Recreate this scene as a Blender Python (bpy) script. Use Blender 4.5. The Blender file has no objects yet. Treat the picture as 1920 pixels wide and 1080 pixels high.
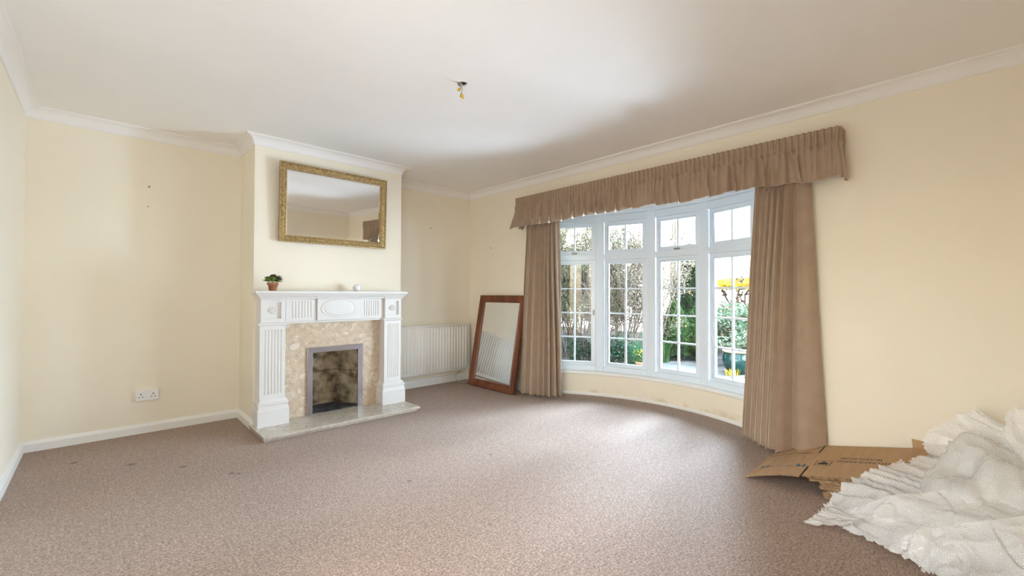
import bpy, bmesh, math, random
import numpy as np
from mathutils import Vector, Matrix, noise
random.seed(7); np.random.seed(7)
SC = bpy.context.scene
COL = SC.collection
# ------------------------------------------------------------------ camera
cam_d = bpy.data.cameras.new('camera'); cam = bpy.data.objects.new('camera', cam_d); COL.objects.link(cam)
cam_d.sensor_fit = 'HORIZONTAL'; cam_d.sensor_width = 36.0; cam_d.lens = 813.34 * 36 / 1920; cam_d.clip_start = .02; cam_d.clip_end = 300
CR, CU, CF = Vector((0.72655, -0.687107, 0.003011)), Vector((-0.010588, -0.006815, 0.999921)), Vector((0.687032, 0.726524, 0.012227))
m = Matrix.Identity(4)
for i in range(3): m[i][0], m[i][1], m[i][2] = CR[i], CU[i], -CF[i]
m[0][3], m[1][3], m[2][3] = 0, 0, 1.098
cam.matrix_world = m; SC.camera = cam
# ------------------------------------------------------------------ sky, sun, exposure
SC.view_settings.view_transform = 'Standard'; SC.view_settings.look = 'None'; SC.view_settings.gamma = 1.0
SC.view_settings.use_curve_mapping = False
SC.view_settings.exposure = 2.8
world = bpy.data.worlds.new('world'); SC.world = world; world.use_nodes = True
nt = world.node_tree; bg = nt.nodes['Background']
sky = nt.nodes.new('ShaderNodeTexSky'); sky.sky_type = 'NISHITA'; sky.sun_disc = False
sky.sun_elevation = math.radians(40); sky.sun_rotation = math.radians(-100); sky.altitude = 100; sky.air_density = 1; sky.dust_density = 2.5; sky.ozone_density = 1
nt.links.new(sky.outputs[0], bg.inputs[0]); bg.inputs[1].default_value = 0.15
sun_d = bpy.data.lights.new('sun', 'SUN'); sun_d.energy = 1.8; sun_d.angle = math.radians(.6); sun_d.color = (1, .93, .82)
sun = bpy.data.objects.new('sun', sun_d); COL.objects.link(sun)
sun.rotation_euler = Vector((.766, -.13, -.643)).to_track_quat('-Z', 'Y').to_euler()
# portals at the bow window and the added door (they add no light, only steer sampling)
def portal(loc, target, sx, sy):
    d = bpy.data.lights.new('window_portal', 'AREA'); d.shape = 'RECTANGLE'; d.size = sx; d.size_y = sy; d.cycles.is_portal = True
    o = bpy.data.objects.new('window_portal', d); COL.objects.link(o); o.location = loc
    o.rotation_euler = (Vector(target) - Vector(loc)).to_track_quat('-Z', 'Z').to_euler()
portal((4.22, 2.05, 1.12), (0, 2.05, 1.12), 2.6, 1.9)
def fill_lamp(name, loc, target, sx, sy, watts, col):  # unseen area lamps added to brighten the room beyond sky and sun
    d = bpy.data.lights.new(name, 'AREA'); d.shape = 'RECTANGLE'; d.size = sx; d.size_y = sy; d.energy = watts; d.color = col
    o = bpy.data.objects.new(name, d); COL.objects.link(o); o.location = loc
    o.rotation_euler = (Vector(target) - Vector(loc)).to_track_quat('-Z', 'Z').to_euler()
fill_lamp('bow_fill', (6.9, 2.15, 3.4), (2.6, 2.05, .7), 5.0, 1.9, 560, (.66, .84, 1.04))  # added fill lamp outside, above the view through the bow
fill_lamp('low_bounce_fill', (4.95, 1.6, .06), (2.3, 2.5, 2.3), 3.6, .5, 80, (.70, .86, 1.06))  # added low lamp standing in for light bounced off the ground
fill_lamp('side_fill', (5.35, -1.75, 1.75), (2.9, 4.3, 1.3), 4.0, 2.2, 128, (.74, .88, 1.02))  # added fill lamp outside, hidden beyond the right curtain
fill_lamp('door_fill', (-.35, .85, 1.0), (1.7, 2.7, 1.45), 1.3, 1.7, 4.7, (1, .97, .92))  # added fill lamp just inside the invented door
try:
    SC.cycles.use_denoising = True; SC.cycles.max_bounces = 14; SC.cycles.diffuse_bounces = 8; SC.cycles.transparent_max_bounces = 24
    SC.cycles.sample_clamp_indirect = 12; SC.cycles.caustics_reflective = False; SC.cycles.caustics_refractive = False
except Exception: pass
# ------------------------------------------------------------------ room numbers (metres)
XL, XR, YB, YF, YN = -.392, 3.458, 4.449, 3.979, -.38
BX0, BX1, ZC = .890, 2.206, 2.375
BCX, BCY, BR = 2.25, 2.07, 1.78          # centre and radius of the bow
# ------------------------------------------------------------------ materials
def mat(name, col=(.8, .8, .8), rough=.6, metal=0., spec=.5, **kw):
    mt = bpy.data.materials.new(name); mt.use_nodes = True
    b = mt.node_tree.nodes['Principled BSDF']
    b.inputs['Base Color'].default_value = (*col, 1); b.inputs['Roughness'].default_value = rough
    b.inputs['Metallic'].default_value = metal; b.inputs['Specular IOR Level'].default_value = spec
    for k, v in kw.items(): b.inputs[k].default_value = v
    return mt
def nodes(mt): return mt.node_tree.nodes, mt.node_tree.links, mt.node_tree.nodes['Principled BSDF']
def coords(N, L, scale=(1, 1, 1), rot=(0, 0, 0)):
    tc = N.new('ShaderNodeTexCoord'); mp = N.new('ShaderNodeMapping'); mp.inputs['Scale'].default_value = scale; mp.inputs['Rotation'].default_value = rot
    L.new(tc.outputs['Object'], mp.inputs['Vector']); return mp.outputs[0]
def noisetex(N, L, vec, scale, detail=4, rough=.6):
    n = N.new('ShaderNodeTexNoise'); n.inputs['Scale'].default_value = scale; n.inputs['Detail'].default_value = detail; n.inputs['Roughness'].default_value = rough
    if vec is not None: L.new(vec, n.inputs['Vector'])
    return n.outputs[0]
def ramp(N, L, fac, stops):
    r = N.new('ShaderNodeValToRGB'); e = r.color_ramp.elements
    while len(e) < len(stops): e.new(.5)
    for x, (p, c) in zip(e, stops): x.position = p; x.color = (*c, 1)
    L.new(fac, r.inputs[0]); return r.outputs[0]
def bump(N, L, b, h, strength=.3, dist=.01):
    bp = N.new('ShaderNodeBump'); bp.inputs['Strength'].default_value = strength; bp.inputs['Distance'].default_value = dist
    L.new(h, bp.inputs['Height']); L.new(bp.outputs[0], b.inputs['Normal'])
def noisy(name, stops, scale, rough=.7, bstr=.2, bdist=.004, bscale=None, detail=5, stretch=(1, 1, 1), spec=.4, **kw):
    mt = mat(name, rough=rough, spec=spec, **kw); N, L, b = nodes(mt); v = coords(N, L, stretch)
    L.new(ramp(N, L, noisetex(N, L, v, scale, detail), stops), b.inputs['Base Color'])
    if bstr: bump(N, L, b, noisetex(N, L, v, bscale or scale * 3, 4), bstr, bdist)
    return mt
WALL = noisy('cream_wall_paint', [(.3, (.87, .80, .665)), (.7, (.89, .82, .685))], 2.5, .75, .06, .002, 220)
CEIL = noisy('ceiling_paint', [(.3, (.86, .84, .815)), (.7, (.88, .86, .84))], 3, .85, .05, .002, 160)
GLOSSW = mat('white_gloss_paint', (.86, .85, .82), .38)
COVE = mat('coving_paint', (.87, .85, .82), .7)
MANTEL = mat('mantel_paint', (.77, .755, .735), .45)
UPVC = mat('blue_cast_white', (.75, .82, .89), .3)  # white frames with the sky's blue cast mixed into the colour
def carpet():
    mt = mat('carpet_pile', rough=.68, spec=.30); N, L, b = nodes(mt); v = coords(N, L)
    fine = noisetex(N, L, v, 260, 2, .6); mid = noisetex(N, L, v, 95, 3, .65); tuft = noisetex(N, L, v, 28, 3, .6); big = noisetex(N, L, v, 1.2, 4, .6)
    c1 = ramp(N, L, fine, [(.38, (.10, .062, .042)), (.5, (.335, .225, .170)), (.62, (.66, .50, .41))])
    c2 = ramp(N, L, mid, [(.36, (.115, .074, .053)), (.5, (.335, .229, .172)), (.64, (.60, .45, .365))])
    c3 = ramp(N, L, tuft, [(.3, (.86, .85, .84)), (.7, (1.10, 1.10, 1.10))]); c4 = ramp(N, L, big, [(.3, (.93, .92, .91)), (.7, (1.06, 1.05, 1.04))])
    m1 = N.new('ShaderNodeMix'); m1.data_type = 'RGBA'; m1.inputs[0].default_value = .55; L.new(c1, m1.inputs[6]); L.new(c2, m1.inputs[7]); o = m1.outputs[2]
    for c in (c3, c4):
        m2 = N.new('ShaderNodeMix'); m2.data_type = 'RGBA'; m2.blend_type = 'MULTIPLY'; m2.inputs[0].default_value = 1; L.new(o, m2.inputs[6]); L.new(c, m2.inputs[7]); o = m2.outputs[2]
    L.new(o, b.inputs['Base Color'])
    ad = N.new('ShaderNodeMath'); ad.operation = 'ADD'; L.new(fine, ad.inputs[0]); L.new(mid, ad.inputs[1])
    bump(N, L, b, ad.outputs[0], .6, .006)
    b.inputs['Sheen Weight'].default_value = .22; b.inputs['Sheen Roughness'].default_value = .3
    # small dents in the pile, drawn as dark spots
    wob = N.new('ShaderNodeTexNoise'); wob.inputs['Scale'].default_value = 45; L.new(v, wob.inputs['Vector'])
    wv = N.new('ShaderNodeMix'); wv.data_type = 'RGBA'; wv.blend_type = 'LINEAR_LIGHT'; wv.inputs[0].default_value = .02; L.new(v, wv.inputs[6]); L.new(wob.outputs['Color'], wv.inputs[7]); acc = None
    for (x, y, r) in ((.148, 3.682, .024), (.388, 3.412, .022), (-.12, 3.967, .022), (.616, 3.056, .014), (.585, 3.09, .018), (1.318, 2.259, .016), (1.336, 1.612, .009), (1.354, 1.582, .009), (1.937, 2.255, .014), (3.504, 2.86, .012)):
        ds = N.new('ShaderNodeVectorMath'); ds.operation = 'DISTANCE'; ds.inputs[1].default_value = (x, y, 0); L.new(wv.outputs[2], ds.inputs[0])
        mr = N.new('ShaderNodeMapRange'); mr.inputs[1].default_value = r * .35; mr.inputs[2].default_value = r * 1.25; mr.inputs[3].default_value = .38; mr.inputs[4].default_value = 1; L.new(ds.outputs['Value'], mr.inputs[0])
        if acc is None: acc = mr.outputs[0]
        else:
            mi = N.new('ShaderNodeMath'); mi.operation = 'MINIMUM'; L.new(acc, mi.inputs[0]); L.new(mr.outputs[0], mi.inputs[1]); acc = mi.outputs[0]
    vm = N.new('ShaderNodeVectorMath'); vm.operation = 'SCALE'; L.new(o, vm.inputs[0]); L.new(acc, vm.inputs['Scale']); L.new(vm.outputs[0], b.inputs['Base Color'])
    return mt
CARPET = carpet()
def marble(name, base, blot, rough, sc=14, amount=.5):
    mt = mat(name, rough=rough); N, L, b = nodes(mt); v = coords(N, L)
    n = noisetex(N, L, v, 22, 6, .7); o = None
    wn = N.new('ShaderNodeTexNoise'); wn.inputs['Scale'].default_value = 14; wn.inputs['Detail'].default_value = 4; L.new(v, wn.inputs['Vector'])
    wm = N.new('ShaderNodeMix'); wm.data_type = 'RGBA'; wm.blend_type = 'LINEAR_LIGHT'; wm.inputs[0].default_value = .05; L.new(v, wm.inputs[6]); L.new(wn.outputs['Color'], wm.inputs[7])
    for k, (q, r0) in enumerate(((sc, .24), (sc * 2.3, .22), (sc * .55, .20))):
        vo = N.new('ShaderNodeTexVoronoi'); vo.inputs['Scale'].default_value = q; L.new(wm.outputs[2], vo.inputs['Vector'])
        sp = N.new('ShaderNodeSeparateColor'); L.new(vo.outputs['Color'], sp.inputs[0])
        th = N.new('ShaderNodeMath'); th.operation = 'MULTIPLY'; th.inputs[1].default_value = r0 * 2; L.new(sp.outputs[k % 3], th.inputs[0])
        df = N.new('ShaderNodeMath'); df.operation = 'SUBTRACT'; L.new(th.outputs[0], df.inputs[0]); L.new(vo.outputs['Distance'], df.inputs[1])
        mr = N.new('ShaderNodeMapRange'); mr.inputs[1].default_value = -.02; mr.inputs[2].default_value = .05; mr.inputs[4].default_value = amount * (1, .7, .6)[k]; L.new(df.outputs[0], mr.inputs[0])
        if o is None: o = mr.outputs[0]
        else:
            mx = N.new('ShaderNodeMath'); mx.operation = 'MAXIMUM'; L.new(o, mx.inputs[0]); L.new(mr.outputs[0], mx.inputs[1]); o = mx.outputs[0]
    c0 = ramp(N, L, n, [(.28, tuple(c * .70 for c in base)), (.5, base), (.72, tuple(min(1, c * 1.18) for c in base))])
    m2 = N.new('ShaderNodeMix'); m2.data_type = 'RGBA'; L.new(o, m2.inputs[0]); L.new(c0, m2.inputs[6]); m2.inputs[7].default_value = (*blot, 1)
    L.new(m2.outputs[2], b.inputs['Base Color']); return mt
MARBLE = marble('botticino_panel', (.63, .50, .365), (.84, .78, .70), .30, 15, .5)
HEARTH = marble('botticino_hearth', (.56, .50, .42), (.68, .64, .57), .07, 8, .4)
CHROME = mat('brushed_steel', (.50, .49, .55), .22, 1.)
FIRECLAY = noisy('sooty_fireclay', [(.28, (.02, .017, .014)), (.40, (.19, .15, .10)), (.56, (.46, .37, .25)), (.75, (.60, .53, .43))], 11, .9, .6, .008, 45, 9)
SOOT = noisy('soot_floor', [(.35, (.015, .014, .016)), (.7, (.12, .115, .125))], 9, .9, .4, .01)
GOLD = noisy('antique_gold', [(.3, (.26, .17, .07)), (.65, (.60, .44, .21))], 60, .42, .3, .002, metal=.65)
GOLDPALE = mat('pale_gold', (.66, .50, .25), .4, .6)  # paler gold for the bead row
MIRROR = mat('mirror_glass', (.90, .92, .93), .01, 1.)
MAHOG = noisy('mahogany', [(.3, (.10, .028, .012)), (.55, (.20, .062, .026)), (.75, (.27, .095, .04))], 8, .33, .12, .002, 40, 6, (1, 1, .12))
BACKING = mat('mirror_backing', (.20, .13, .08), .9)
RADP = mat('radiator_enamel', (.83, .80, .74), .35)
def fabric():
    mt = mat('taupe_curtain_fabric', rough=.9, spec=.15); N, L, b = nodes(mt); v = coords(N, L)
    n = noisetex(N, L, v, 9, 5, .6); w = noisetex(N, L, v, 420, 2, .5)
    L.new(ramp(N, L, n, [(.3, (.355, .258, .185)), (.7, (.405, .302, .222))]), b.inputs['Base Color'])
    bump(N, L, b, w, .25, .002); b.inputs['Sheen Weight'].default_value = .5; b.inputs['Sheen Roughness'].default_value = .4; b.inputs['Sheen Tint'].default_value = (.9, .8, .7, 1)
    return mt
FABRIC = fabric()
LINING = mat('curtain_lining', (.72, .66, .56), .9)
CARD = noisy('kraft_cardboard', [(.3, (.43, .27, .145)), (.7, (.50, .325, .18))], 5, .85, .06, .002, 90, 4, (1, 9, 1))
CARDEDGE = noisy('corrugated_edge', [(.35, (.16, .09, .045)), (.65, (.44, .285, .16))], 40, .9, .3, .003)
INK = mat('black_print', (.035, .03, .03), .7)
INKBLUE = mat('blue_print', (.10, .16, .27), .7)
INKGREY = mat('grey_outline_print', (.27, .19, .125), .8)
def wrapmat():
    mt = bpy.data.materials.new('bubble_wrap_film'); mt.use_nodes = True; N, L = mt.node_tree.nodes, mt.node_tree.links
    b = N['Principled BSDF']; out = N['Material Output']
    b.inputs['Base Color'].default_value = (.985, .98, .965, 1); b.inputs['Roughness'].default_value = .2; b.inputs['Specular IOR Level'].default_value = .7
    v = coords(N, L)
    vo = N.new('ShaderNodeTexVoronoi'); vo.inputs['Scale'].default_value = 135; vo.inputs['Randomness'].default_value = .35; L.new(v, vo.inputs['Vector'])
    n = noisetex(N, L, v, 16, 3, .55)
    mr = N.new('ShaderNodeMapRange'); mr.interpolation_type = 'SMOOTHSTEP'; mr.inputs[1].default_value = .52; mr.inputs[2].default_value = .22; L.new(vo.outputs['Distance'], mr.inputs[0])
    ad = N.new('ShaderNodeMath'); ad.operation = 'MULTIPLY_ADD'; ad.inputs[1].default_value = .8; L.new(mr.outputs[0], ad.inputs[0]); L.new(n, ad.inputs[2])
    bump(N, L, b, ad.outputs[0], .5, .004)
    tl = N.new('ShaderNodeBsdfTranslucent'); tl.inputs[0].default_value = (.97, .965, .95, 1)
    tr = N.new('ShaderNodeBsdfTransparent'); tr.inputs[0].default_value = (.98, .98, .98, 1)
    m1 = N.new('ShaderNodeMixShader'); m1.inputs[0].default_value = .18; L.new(b.outputs[0], m1.inputs[1]); L.new(tl.outputs[0], m1.inputs[2])
    m2 = N.new('ShaderNodeMixShader'); fac = N.new('ShaderNodeMapRange'); fac.inputs[3].default_value = .30; fac.inputs[4].default_value = .10; L.new(mr.outputs[0], fac.inputs[0]); L.new(fac.outputs[0], m2.inputs[0])
    L.new(m1.outputs[0], m2.inputs[1]); L.new(tr.outputs[0], m2.inputs[2]); L.new(m2.outputs[0], out.inputs[0])
    return mt
WRAP = wrapmat()
def glassmat():
    mt = bpy.data.materials.new('pane_glass'); mt.use_nodes = True; N, L = mt.node_tree.nodes, mt.node_tree.links; N.remove(N['Principled BSDF'])
    t = N.new('ShaderNodeBsdfTransparent'); t.inputs[0].default_value = (.97, .985, .98, 1); g = N.new('ShaderNodeBsdfGlossy'); g.inputs['Roughness'].default_value = .02
    f = N.new('ShaderNodeFresnel'); f.inputs[0].default_value = 1.35; mx = N.new('ShaderNodeMixShader')
    L.new(f.outputs[0], mx.inputs[0]); L.new(t.outputs[0], mx.inputs[1]); L.new(g.outputs[0], mx.inputs[2]); L.new(mx.outputs[0], N['Material Output'].inputs[0]); return mt
GLASS = glassmat()
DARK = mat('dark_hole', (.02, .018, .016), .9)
PLASTIC = mat('white_plastic', (.86, .85, .83), .35)
GREYMETAL = mat('grey_metal', (.33, .31, .28), .45, .7)
BRASSY = mat('yellow_connector_sleeve', (.72, .47, .02), .45)
TERRA = noisy('terracotta', [(.3, (.30, .12, .055)), (.7, (.46, .21, .11))], 30, .85, .3, .002)
CERAMIC = mat('white_glazed_ceramic', (.84, .86, .86), .12)
def leafmat(name, a, b2, c, sc=9):
    mt = mat(name, rough=.55, spec=.3); N, L, b = nodes(mt); v = coords(N, L)
    col = ramp(N, L, noisetex(N, L, v, sc, 4, .7), [(.3, a), (.5, b2), (.72, c)]); L.new(col, b.inputs['Base Color'])
    tl = N.new('ShaderNodeBsdfTranslucent'); L.new(col, tl.inputs[0]); mx = N.new('ShaderNodeMixShader'); mx.inputs[0].default_value = .3
    L.new(b.outputs[0], mx.inputs[1]); L.new(tl.outputs[0], mx.inputs[2]); L.new(mx.outputs[0], N['Material Output'].inputs[0]); return mt
# ------------------------------------------------------------------ object helpers
class MB:
    """collects simple shapes and links them as one mesh"""
    def __init__(s): s.v = []; s.f = []; s.sm = []
    def add(s, vs, fs, smooth=False):
        o = len(s.v); s.v += [tuple(p) for p in vs]; s.f += [tuple(i + o for i in f) for f in fs]; s.sm += [smooth] * len(fs); return s
    def box(s, a, b, M=None):
        (x0, y0, z0), (x1, y1, z1) = a, b
        vs = [Vector(p) for p in ((x0, y0, z0), (x1, y0, z0), (x1, y1, z0), (x0, y1, z0), (x0, y0, z1), (x1, y0, z1), (x1, y1, z1), (x0, y1, z1))]
        if M is not None: vs = [M @ p for p in vs]
        return s.add(vs, [(0, 3, 2, 1), (4, 5, 6, 7), (0, 1, 5, 4), (1, 2, 6, 5), (2, 3, 7, 6), (3, 0, 4, 7)])
    def prism(s, poly, z0, z1, M=None, smooth=False, cap=True):
        n = len(poly); vs = [Vector((x, y, z0)) for x, y in poly] + [Vector((x, y, z1)) for x, y in poly]
        if M is not None: vs = [M @ p for p in vs]
        s.add(vs, [(i, (i + 1) % n, n + (i + 1) % n, n + i) for i in range(n)], smooth)
        if cap: s.add(vs, [tuple(range(n))[::-1], tuple(range(n, 2 * n))])
        return s
    def lathe(s, prof, n=24, c=(0, 0, 0), M=None, smooth=True):
        vs = []
        for r, z in prof:
            for k in range(n):
                a = 2 * math.pi * k / n; p = Vector((r * math.cos(a), r * math.sin(a), z))
                if M is not None: p = M @ p
                vs.append(p + Vector(c))
        fs = [(i * n + k, i * n + (k + 1) % n, (i + 1) * n + (k + 1) % n, (i + 1) * n + k) for i in range(len(prof) - 1) for k in range(n)]
        return s.add(vs, fs, smooth)
    def tube(s, pts, r, n=8, smooth=True):
        pts = [Vector(p) for p in pts]; vs = []; rr = r if isinstance(r, (list, tuple)) else [r] * len(pts)
        for i, p in enumerate(pts):
            d = (pts[min(i + 1, len(pts) - 1)] - pts[max(i - 1, 0)]).normalized(); u = d.orthogonal().normalized() if i == 0 else (u - d * u.dot(d)).normalized(); w = d.cross(u)
            vs += [p + (u * math.cos(2 * math.pi * k / n) + w * math.sin(2 * math.pi * k / n)) * rr[i] for k in range(n)]
        fs = [(i * n + k, i * n + (k + 1) % n, (i + 1) * n + (k + 1) % n, (i + 1) * n + k) for i in range(len(pts) - 1) for k in range(n)]
        fs += [tuple(range(n))[::-1], tuple((len(pts) - 1) * n + k for k in range(n))]
        return s.add(vs, fs, smooth)
    def grid(s, G, smooth=True, closed_u=False):
        nv, nu = len(G), len(G[0]); vs = [p for r in G for p in r]
        fs = [(j * nu + i, j * nu + (i + 1) % nu, (j + 1) * nu + (i + 1) % nu, (j + 1) * nu + i) for j in range(nv - 1) for i in range(nu if closed_u else nu - 1)]
        return s.add(vs, fs, smooth)
    def sweep(s, path, prof, closed=False, smooth=False, side=1):
        """profile (offset, z) swept along a plan path with mitred corners; offset goes to the left of travel times side"""
        P = [Vector((x, y)) for x, y in path]; n = len(P); G = []
        for i in range(n):
            a = (P[i] - P[i - 1]).normalized() if (closed or i > 0) else None; b = (P[(i + 1) % n] - P[i]).normalized() if (closed or i < n - 1) else None
            a = a or b; b = b or a
            na, nb = Vector((-a.y, a.x)), Vector((-b.y, b.x)); mm = (na + nb); mm = mm / max(mm.dot(na), .2) * side
            G.append([Vector((P[i].x + mm.x * o, P[i].y + mm.y * o, z)) for o, z in prof])
        if closed: G.append(G[0])
        s.grid(G, smooth)
        if not closed:
            k = len(prof); s.add(G[0], [tuple(range(k))]); s.add(G[-1], [tuple(range(k))[::-1]])
        return s
    def build(s, name, mt, parent=None, loc=None, bevel=0, solid=0, auto=None, recalc=True):
        me = bpy.data.meshes.new(name); base = Vector(loc) if loc else Vector((0, 0, 0))
        me.from_pydata([tuple(Vector(p) - base) for p in s.v], [], s.f); me.polygons.foreach_set('use_smooth', s.sm); me.update()
        if recalc:
            bm = bmesh.new(); bm.from_mesh(me); bmesh.ops.remove_doubles(bm, verts=bm.verts, dist=1e-5); bmesh.ops.recalc_face_normals(bm, faces=bm.faces); bm.to_mesh(me); bm.free()
        me.materials.append(mt); o = bpy.data.objects.new(name, me); COL.objects.link(o); o.location = base
        if parent is not None:
            o.parent = parent; o.location = base - WORLD(parent)
        if solid: md = o.modifiers.new('solid', 'SOLIDIFY'); md.thickness = solid; md.offset = 0
        if bevel: md = o.modifiers.new('bevel', 'BEVEL'); md.width = bevel; md.segments = 2; md.limit_method = 'ANGLE'; md.angle_limit = math.radians(40)
        return o
def WORLD(o):
    v = Vector((0, 0, 0))
    while o is not None: v = v + o.location; o = o.parent
    return v
def tag(o, label=None, cat=None, group=None, kind=None):
    if label: o['label'] = label
    if cat: o['category'] = cat
    if group: o['group'] = group
    if kind: o['kind'] = kind
    return o
def empty(name, loc, label=None, cat=None, group=None, kind=None):
    o = bpy.data.objects.new(name, None); COL.objects.link(o); o.location = loc; o.empty_display_size = .05
    return tag(o, label, cat, group, kind)
def struct(o): o['kind'] = 'structure'; return o
def copy_part(o, parent=None, loc=None):
    c = o.copy(); COL.objects.link(c); c.parent = parent
    if loc is not None: c.location = loc
    for ch in o.children: copy_part(ch, c)
    return c
# ================================================================== ROOM SHELL
FLZ = 0.
arc = lambda r, a0, a1, n: [(BCX + r * math.cos(math.radians(a0 + (a1 - a0) * k / n)), BCY + r * math.sin(math.radians(a0 + (a1 - a0) * k / n))) for k in range(n + 1)]
A0 = math.degrees(math.acos((XR - BCX) / BR)); YO0, YO1 = BCY - BR * math.sin(math.radians(A0)), BCY + BR * math.sin(math.radians(A0))
# floor: room rectangle plus the segment inside the bow
fl = MB(); fl.prism([(XL - .1, YN - .1), (XR + .02, YN - .1)] + [(XR + .02, YO0 - .02)] + arc(BR + .02, -A0 + 1, A0 - 1, 30) + [(XR + .02, YO1 + .02), (XR + .02, YB + .1), (XL - .1, YB + .1)], -.05, 0)
struct(fl.build('floor', CARPET))
struct(MB().box((XL - .1, YN - .1, ZC), (XR + .3, YB + .1, ZC + .1)).build('ceiling', CEIL))
DY0, DY1, DZ = .15, 1.55, 2.0          # unseen glazed double door beside the camera, added to carry fill light
wl = MB(); wl.box((XL - .12, YN - .12, -.05), (XL, DY0, ZC + .05)); wl.box((XL - .12, DY1, -.05), (XL, YB + .12, ZC + .05)); wl.box((XL - .12, DY0, DZ), (XL, DY1, ZC + .05))
struct(wl.build('wall_left', WALL))
struct(MB().box((XL, YB, -.05), (XR + .3, YB + .12, ZC + .05)).build('wall_back', WALL))
wr = MB()
wr.box((XR, YN - .12, -.05), (XR + .28, YO0, ZC + .05)); wr.box((XR, YO1, -.05), (XR + .28, YB + .12, ZC + .05)); wr.box((XR, YO0, 1.985), (XR + .28, YO1, ZC + .05))
struct(wr.build('wall_right', WALL))
struct(MB().box((XL - .12, YN - .12, -.05), (XR + .28, YN, ZC + .05)).build('wall_front', WALL))
dr = empty('added_door_1', (XL - .06, DY0, 0), kind='structure')
d = MB(); ym = (DY0 + DY1) / 2; xa, xb = XL - .08, XL - .03
for a, b in ((DY0, ym), (ym, DY1)):
    d.box((xa, a, 0), (xb, a + .08, DZ)); d.box((xa, b - .08, 0), (xb, b, DZ)); d.box((xa, a + .08, 0), (xb, b - .08, .16)); d.box((xa, a + .08, DZ - .09), (xb, b - .08, DZ))
d.build('added_door_frame', UPVC, dr)
for a, b in ((DY0, ym), (ym, DY1)): MB().box((XL - .058, a + .08, .16), (XL - .052, b - .08, DZ - .09)).build('pane', GLASS, dr)
portal((XL - .14, ym, 1.05), (2, ym, 1.05), 1.4, 2.0)
# chimney breast: front with the fire opening, two cheeks
FX0, FX1, FZ = 1.275, 1.805, .635
cb = MB()
cb.box((BX0, YF, 0), (FX0, YF + .05, ZC)); cb.box((FX1, YF, 0), (BX1, YF + .05, ZC)); cb.box((FX0, YF, FZ), (FX1, YF + .05, ZC))
cb.box((BX0, YF + .05, 0), (BX0 + .05, YB, ZC)); cb.box((BX1 - .05, YF + .05, 0), (BX1, YB, ZC))
struct(cb.build('wall_chimney', WALL))
# low curved wall under the bow and its outer face, roof over the bow
bw = MB(); bw.prism(arc(BR, -A0, A0, 40) + arc(BR + .2, A0, -A0, 40), -.25, .222); 
def bowpaint():
    mt = bpy.data.materials.new('stained_cream_paint'); mt = WALL.copy(); mt.name = 'stained_cream_paint'
    N, L, b = nodes(mt); src = b.inputs['Base Color'].links[0].from_socket; v = coords(N, L)
    n = noisetex(N, L, v, 5, 4, .6); sp = N.new('ShaderNodeSeparateXYZ'); L.new(v, sp.inputs[0])
    mr = N.new('ShaderNodeMapRange'); mr.inputs[1].default_value = .10; mr.inputs[2].default_value = .035; L.new(sp.outputs[2], mr.inputs[0])
    mu = N.new('ShaderNodeMath'); mu.operation = 'MULTIPLY'; L.new(mr.outputs[0], mu.inputs[0]); L.new(ramp(N, L, n, [(.48, (0, 0, 0)), (.7, (.6, .6, .6))]), mu.inputs[1])
    mx = N.new('ShaderNodeMix'); mx.data_type = 'RGBA'; L.new(mu.outputs[0], mx.inputs[0]); L.new(src, mx.inputs[6]); mx.inputs[7].default_value = (.45, .30, .14, 1); L.new(mx.outputs[2], b.inputs['Base Color']); return mt
struct(bw.build('wall_bow', bowpaint()))
sf = MB(); sf.prism([(XR + .02, YO0 + .002)] + arc(BR + .24, -A0 + 2, A0 - 2, 30) + [(XR + .02, YO1 - .002)], 1.985, 2.2)
struct(sf.build('ceiling_bow', GLOSSW))
# the storey above, which shades the front garden
struct(MB().box((-3, -5, 2.62), (3.75, 10, 5.7)).build('wall_upper', WALL))
struct(MB().box((XR + .02, YB + .13, -.2), (XR + .28, 10, 2.6)).build('wall_terrace', WALL))
# coving
def arcprof(n=10):
    p = [(0, ZC), (0, 2.296), (.006, 2.296), (.006, 2.302)]
    for k in range(n + 1):
        a = math.pi / 2 * k / n; p.append((.062 - .054 * math.cos(a), 2.304 + .060 * math.sin(a)) if False else (.008 + .054 * (1 - math.cos(a)), 2.304 + .058 * math.sin(a)))
    p += [(.064, 2.366), (.070, 2.366), (.070, ZC)]
    return p
ring = [(XL, YN), (XL, YB), (BX0, YB), (BX0, YF), (BX1, YF), (BX1, YB), (XR, YB), (XR, YN)]
cv = MB(); cv.sweep(ring, arcprof(), closed=True, side=-1)
struct(cv.build('trim_1', COVE))
# skirting boards
SK = [(0, 0), (.018, 0), (.018, .052), (.014, .060), (.010, .066), (.007, .072), (0, .075)]
def skirt(name, path, prof=SK): return struct(MB().sweep(path, prof, side=-1).build(name, GLOSSW))
skirt('baseboard_left', [(XL, DY1), (XL, YB)])
skirt('baseboard_back', [(XL, YB), (BX0, YB)])
skirt('baseboard_chimney', [(BX0, YB), (BX0, YF), (BX0 + .03, YF)])
skirt('baseboard_recess', [(BX1, YF), (BX1, YB), (XR, YB)], [(0, 0), (.018, 0), (.018, .066), (.010, .080), (0, .088)])
skirt('baseboard_right', [(XR, YB), (XR, YO1)])
skirt('baseboard_window', [(XR, YO0), (XR, YN)])
struct(MB().sweep(arc(BR, A0 - .4, -A0 + .4, 40), [(0, 0), (.014, 0), (.014, .018), (.008, .026), (0, .028)], side=-1).build('baseboard_bow', GLOSSW))
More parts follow.
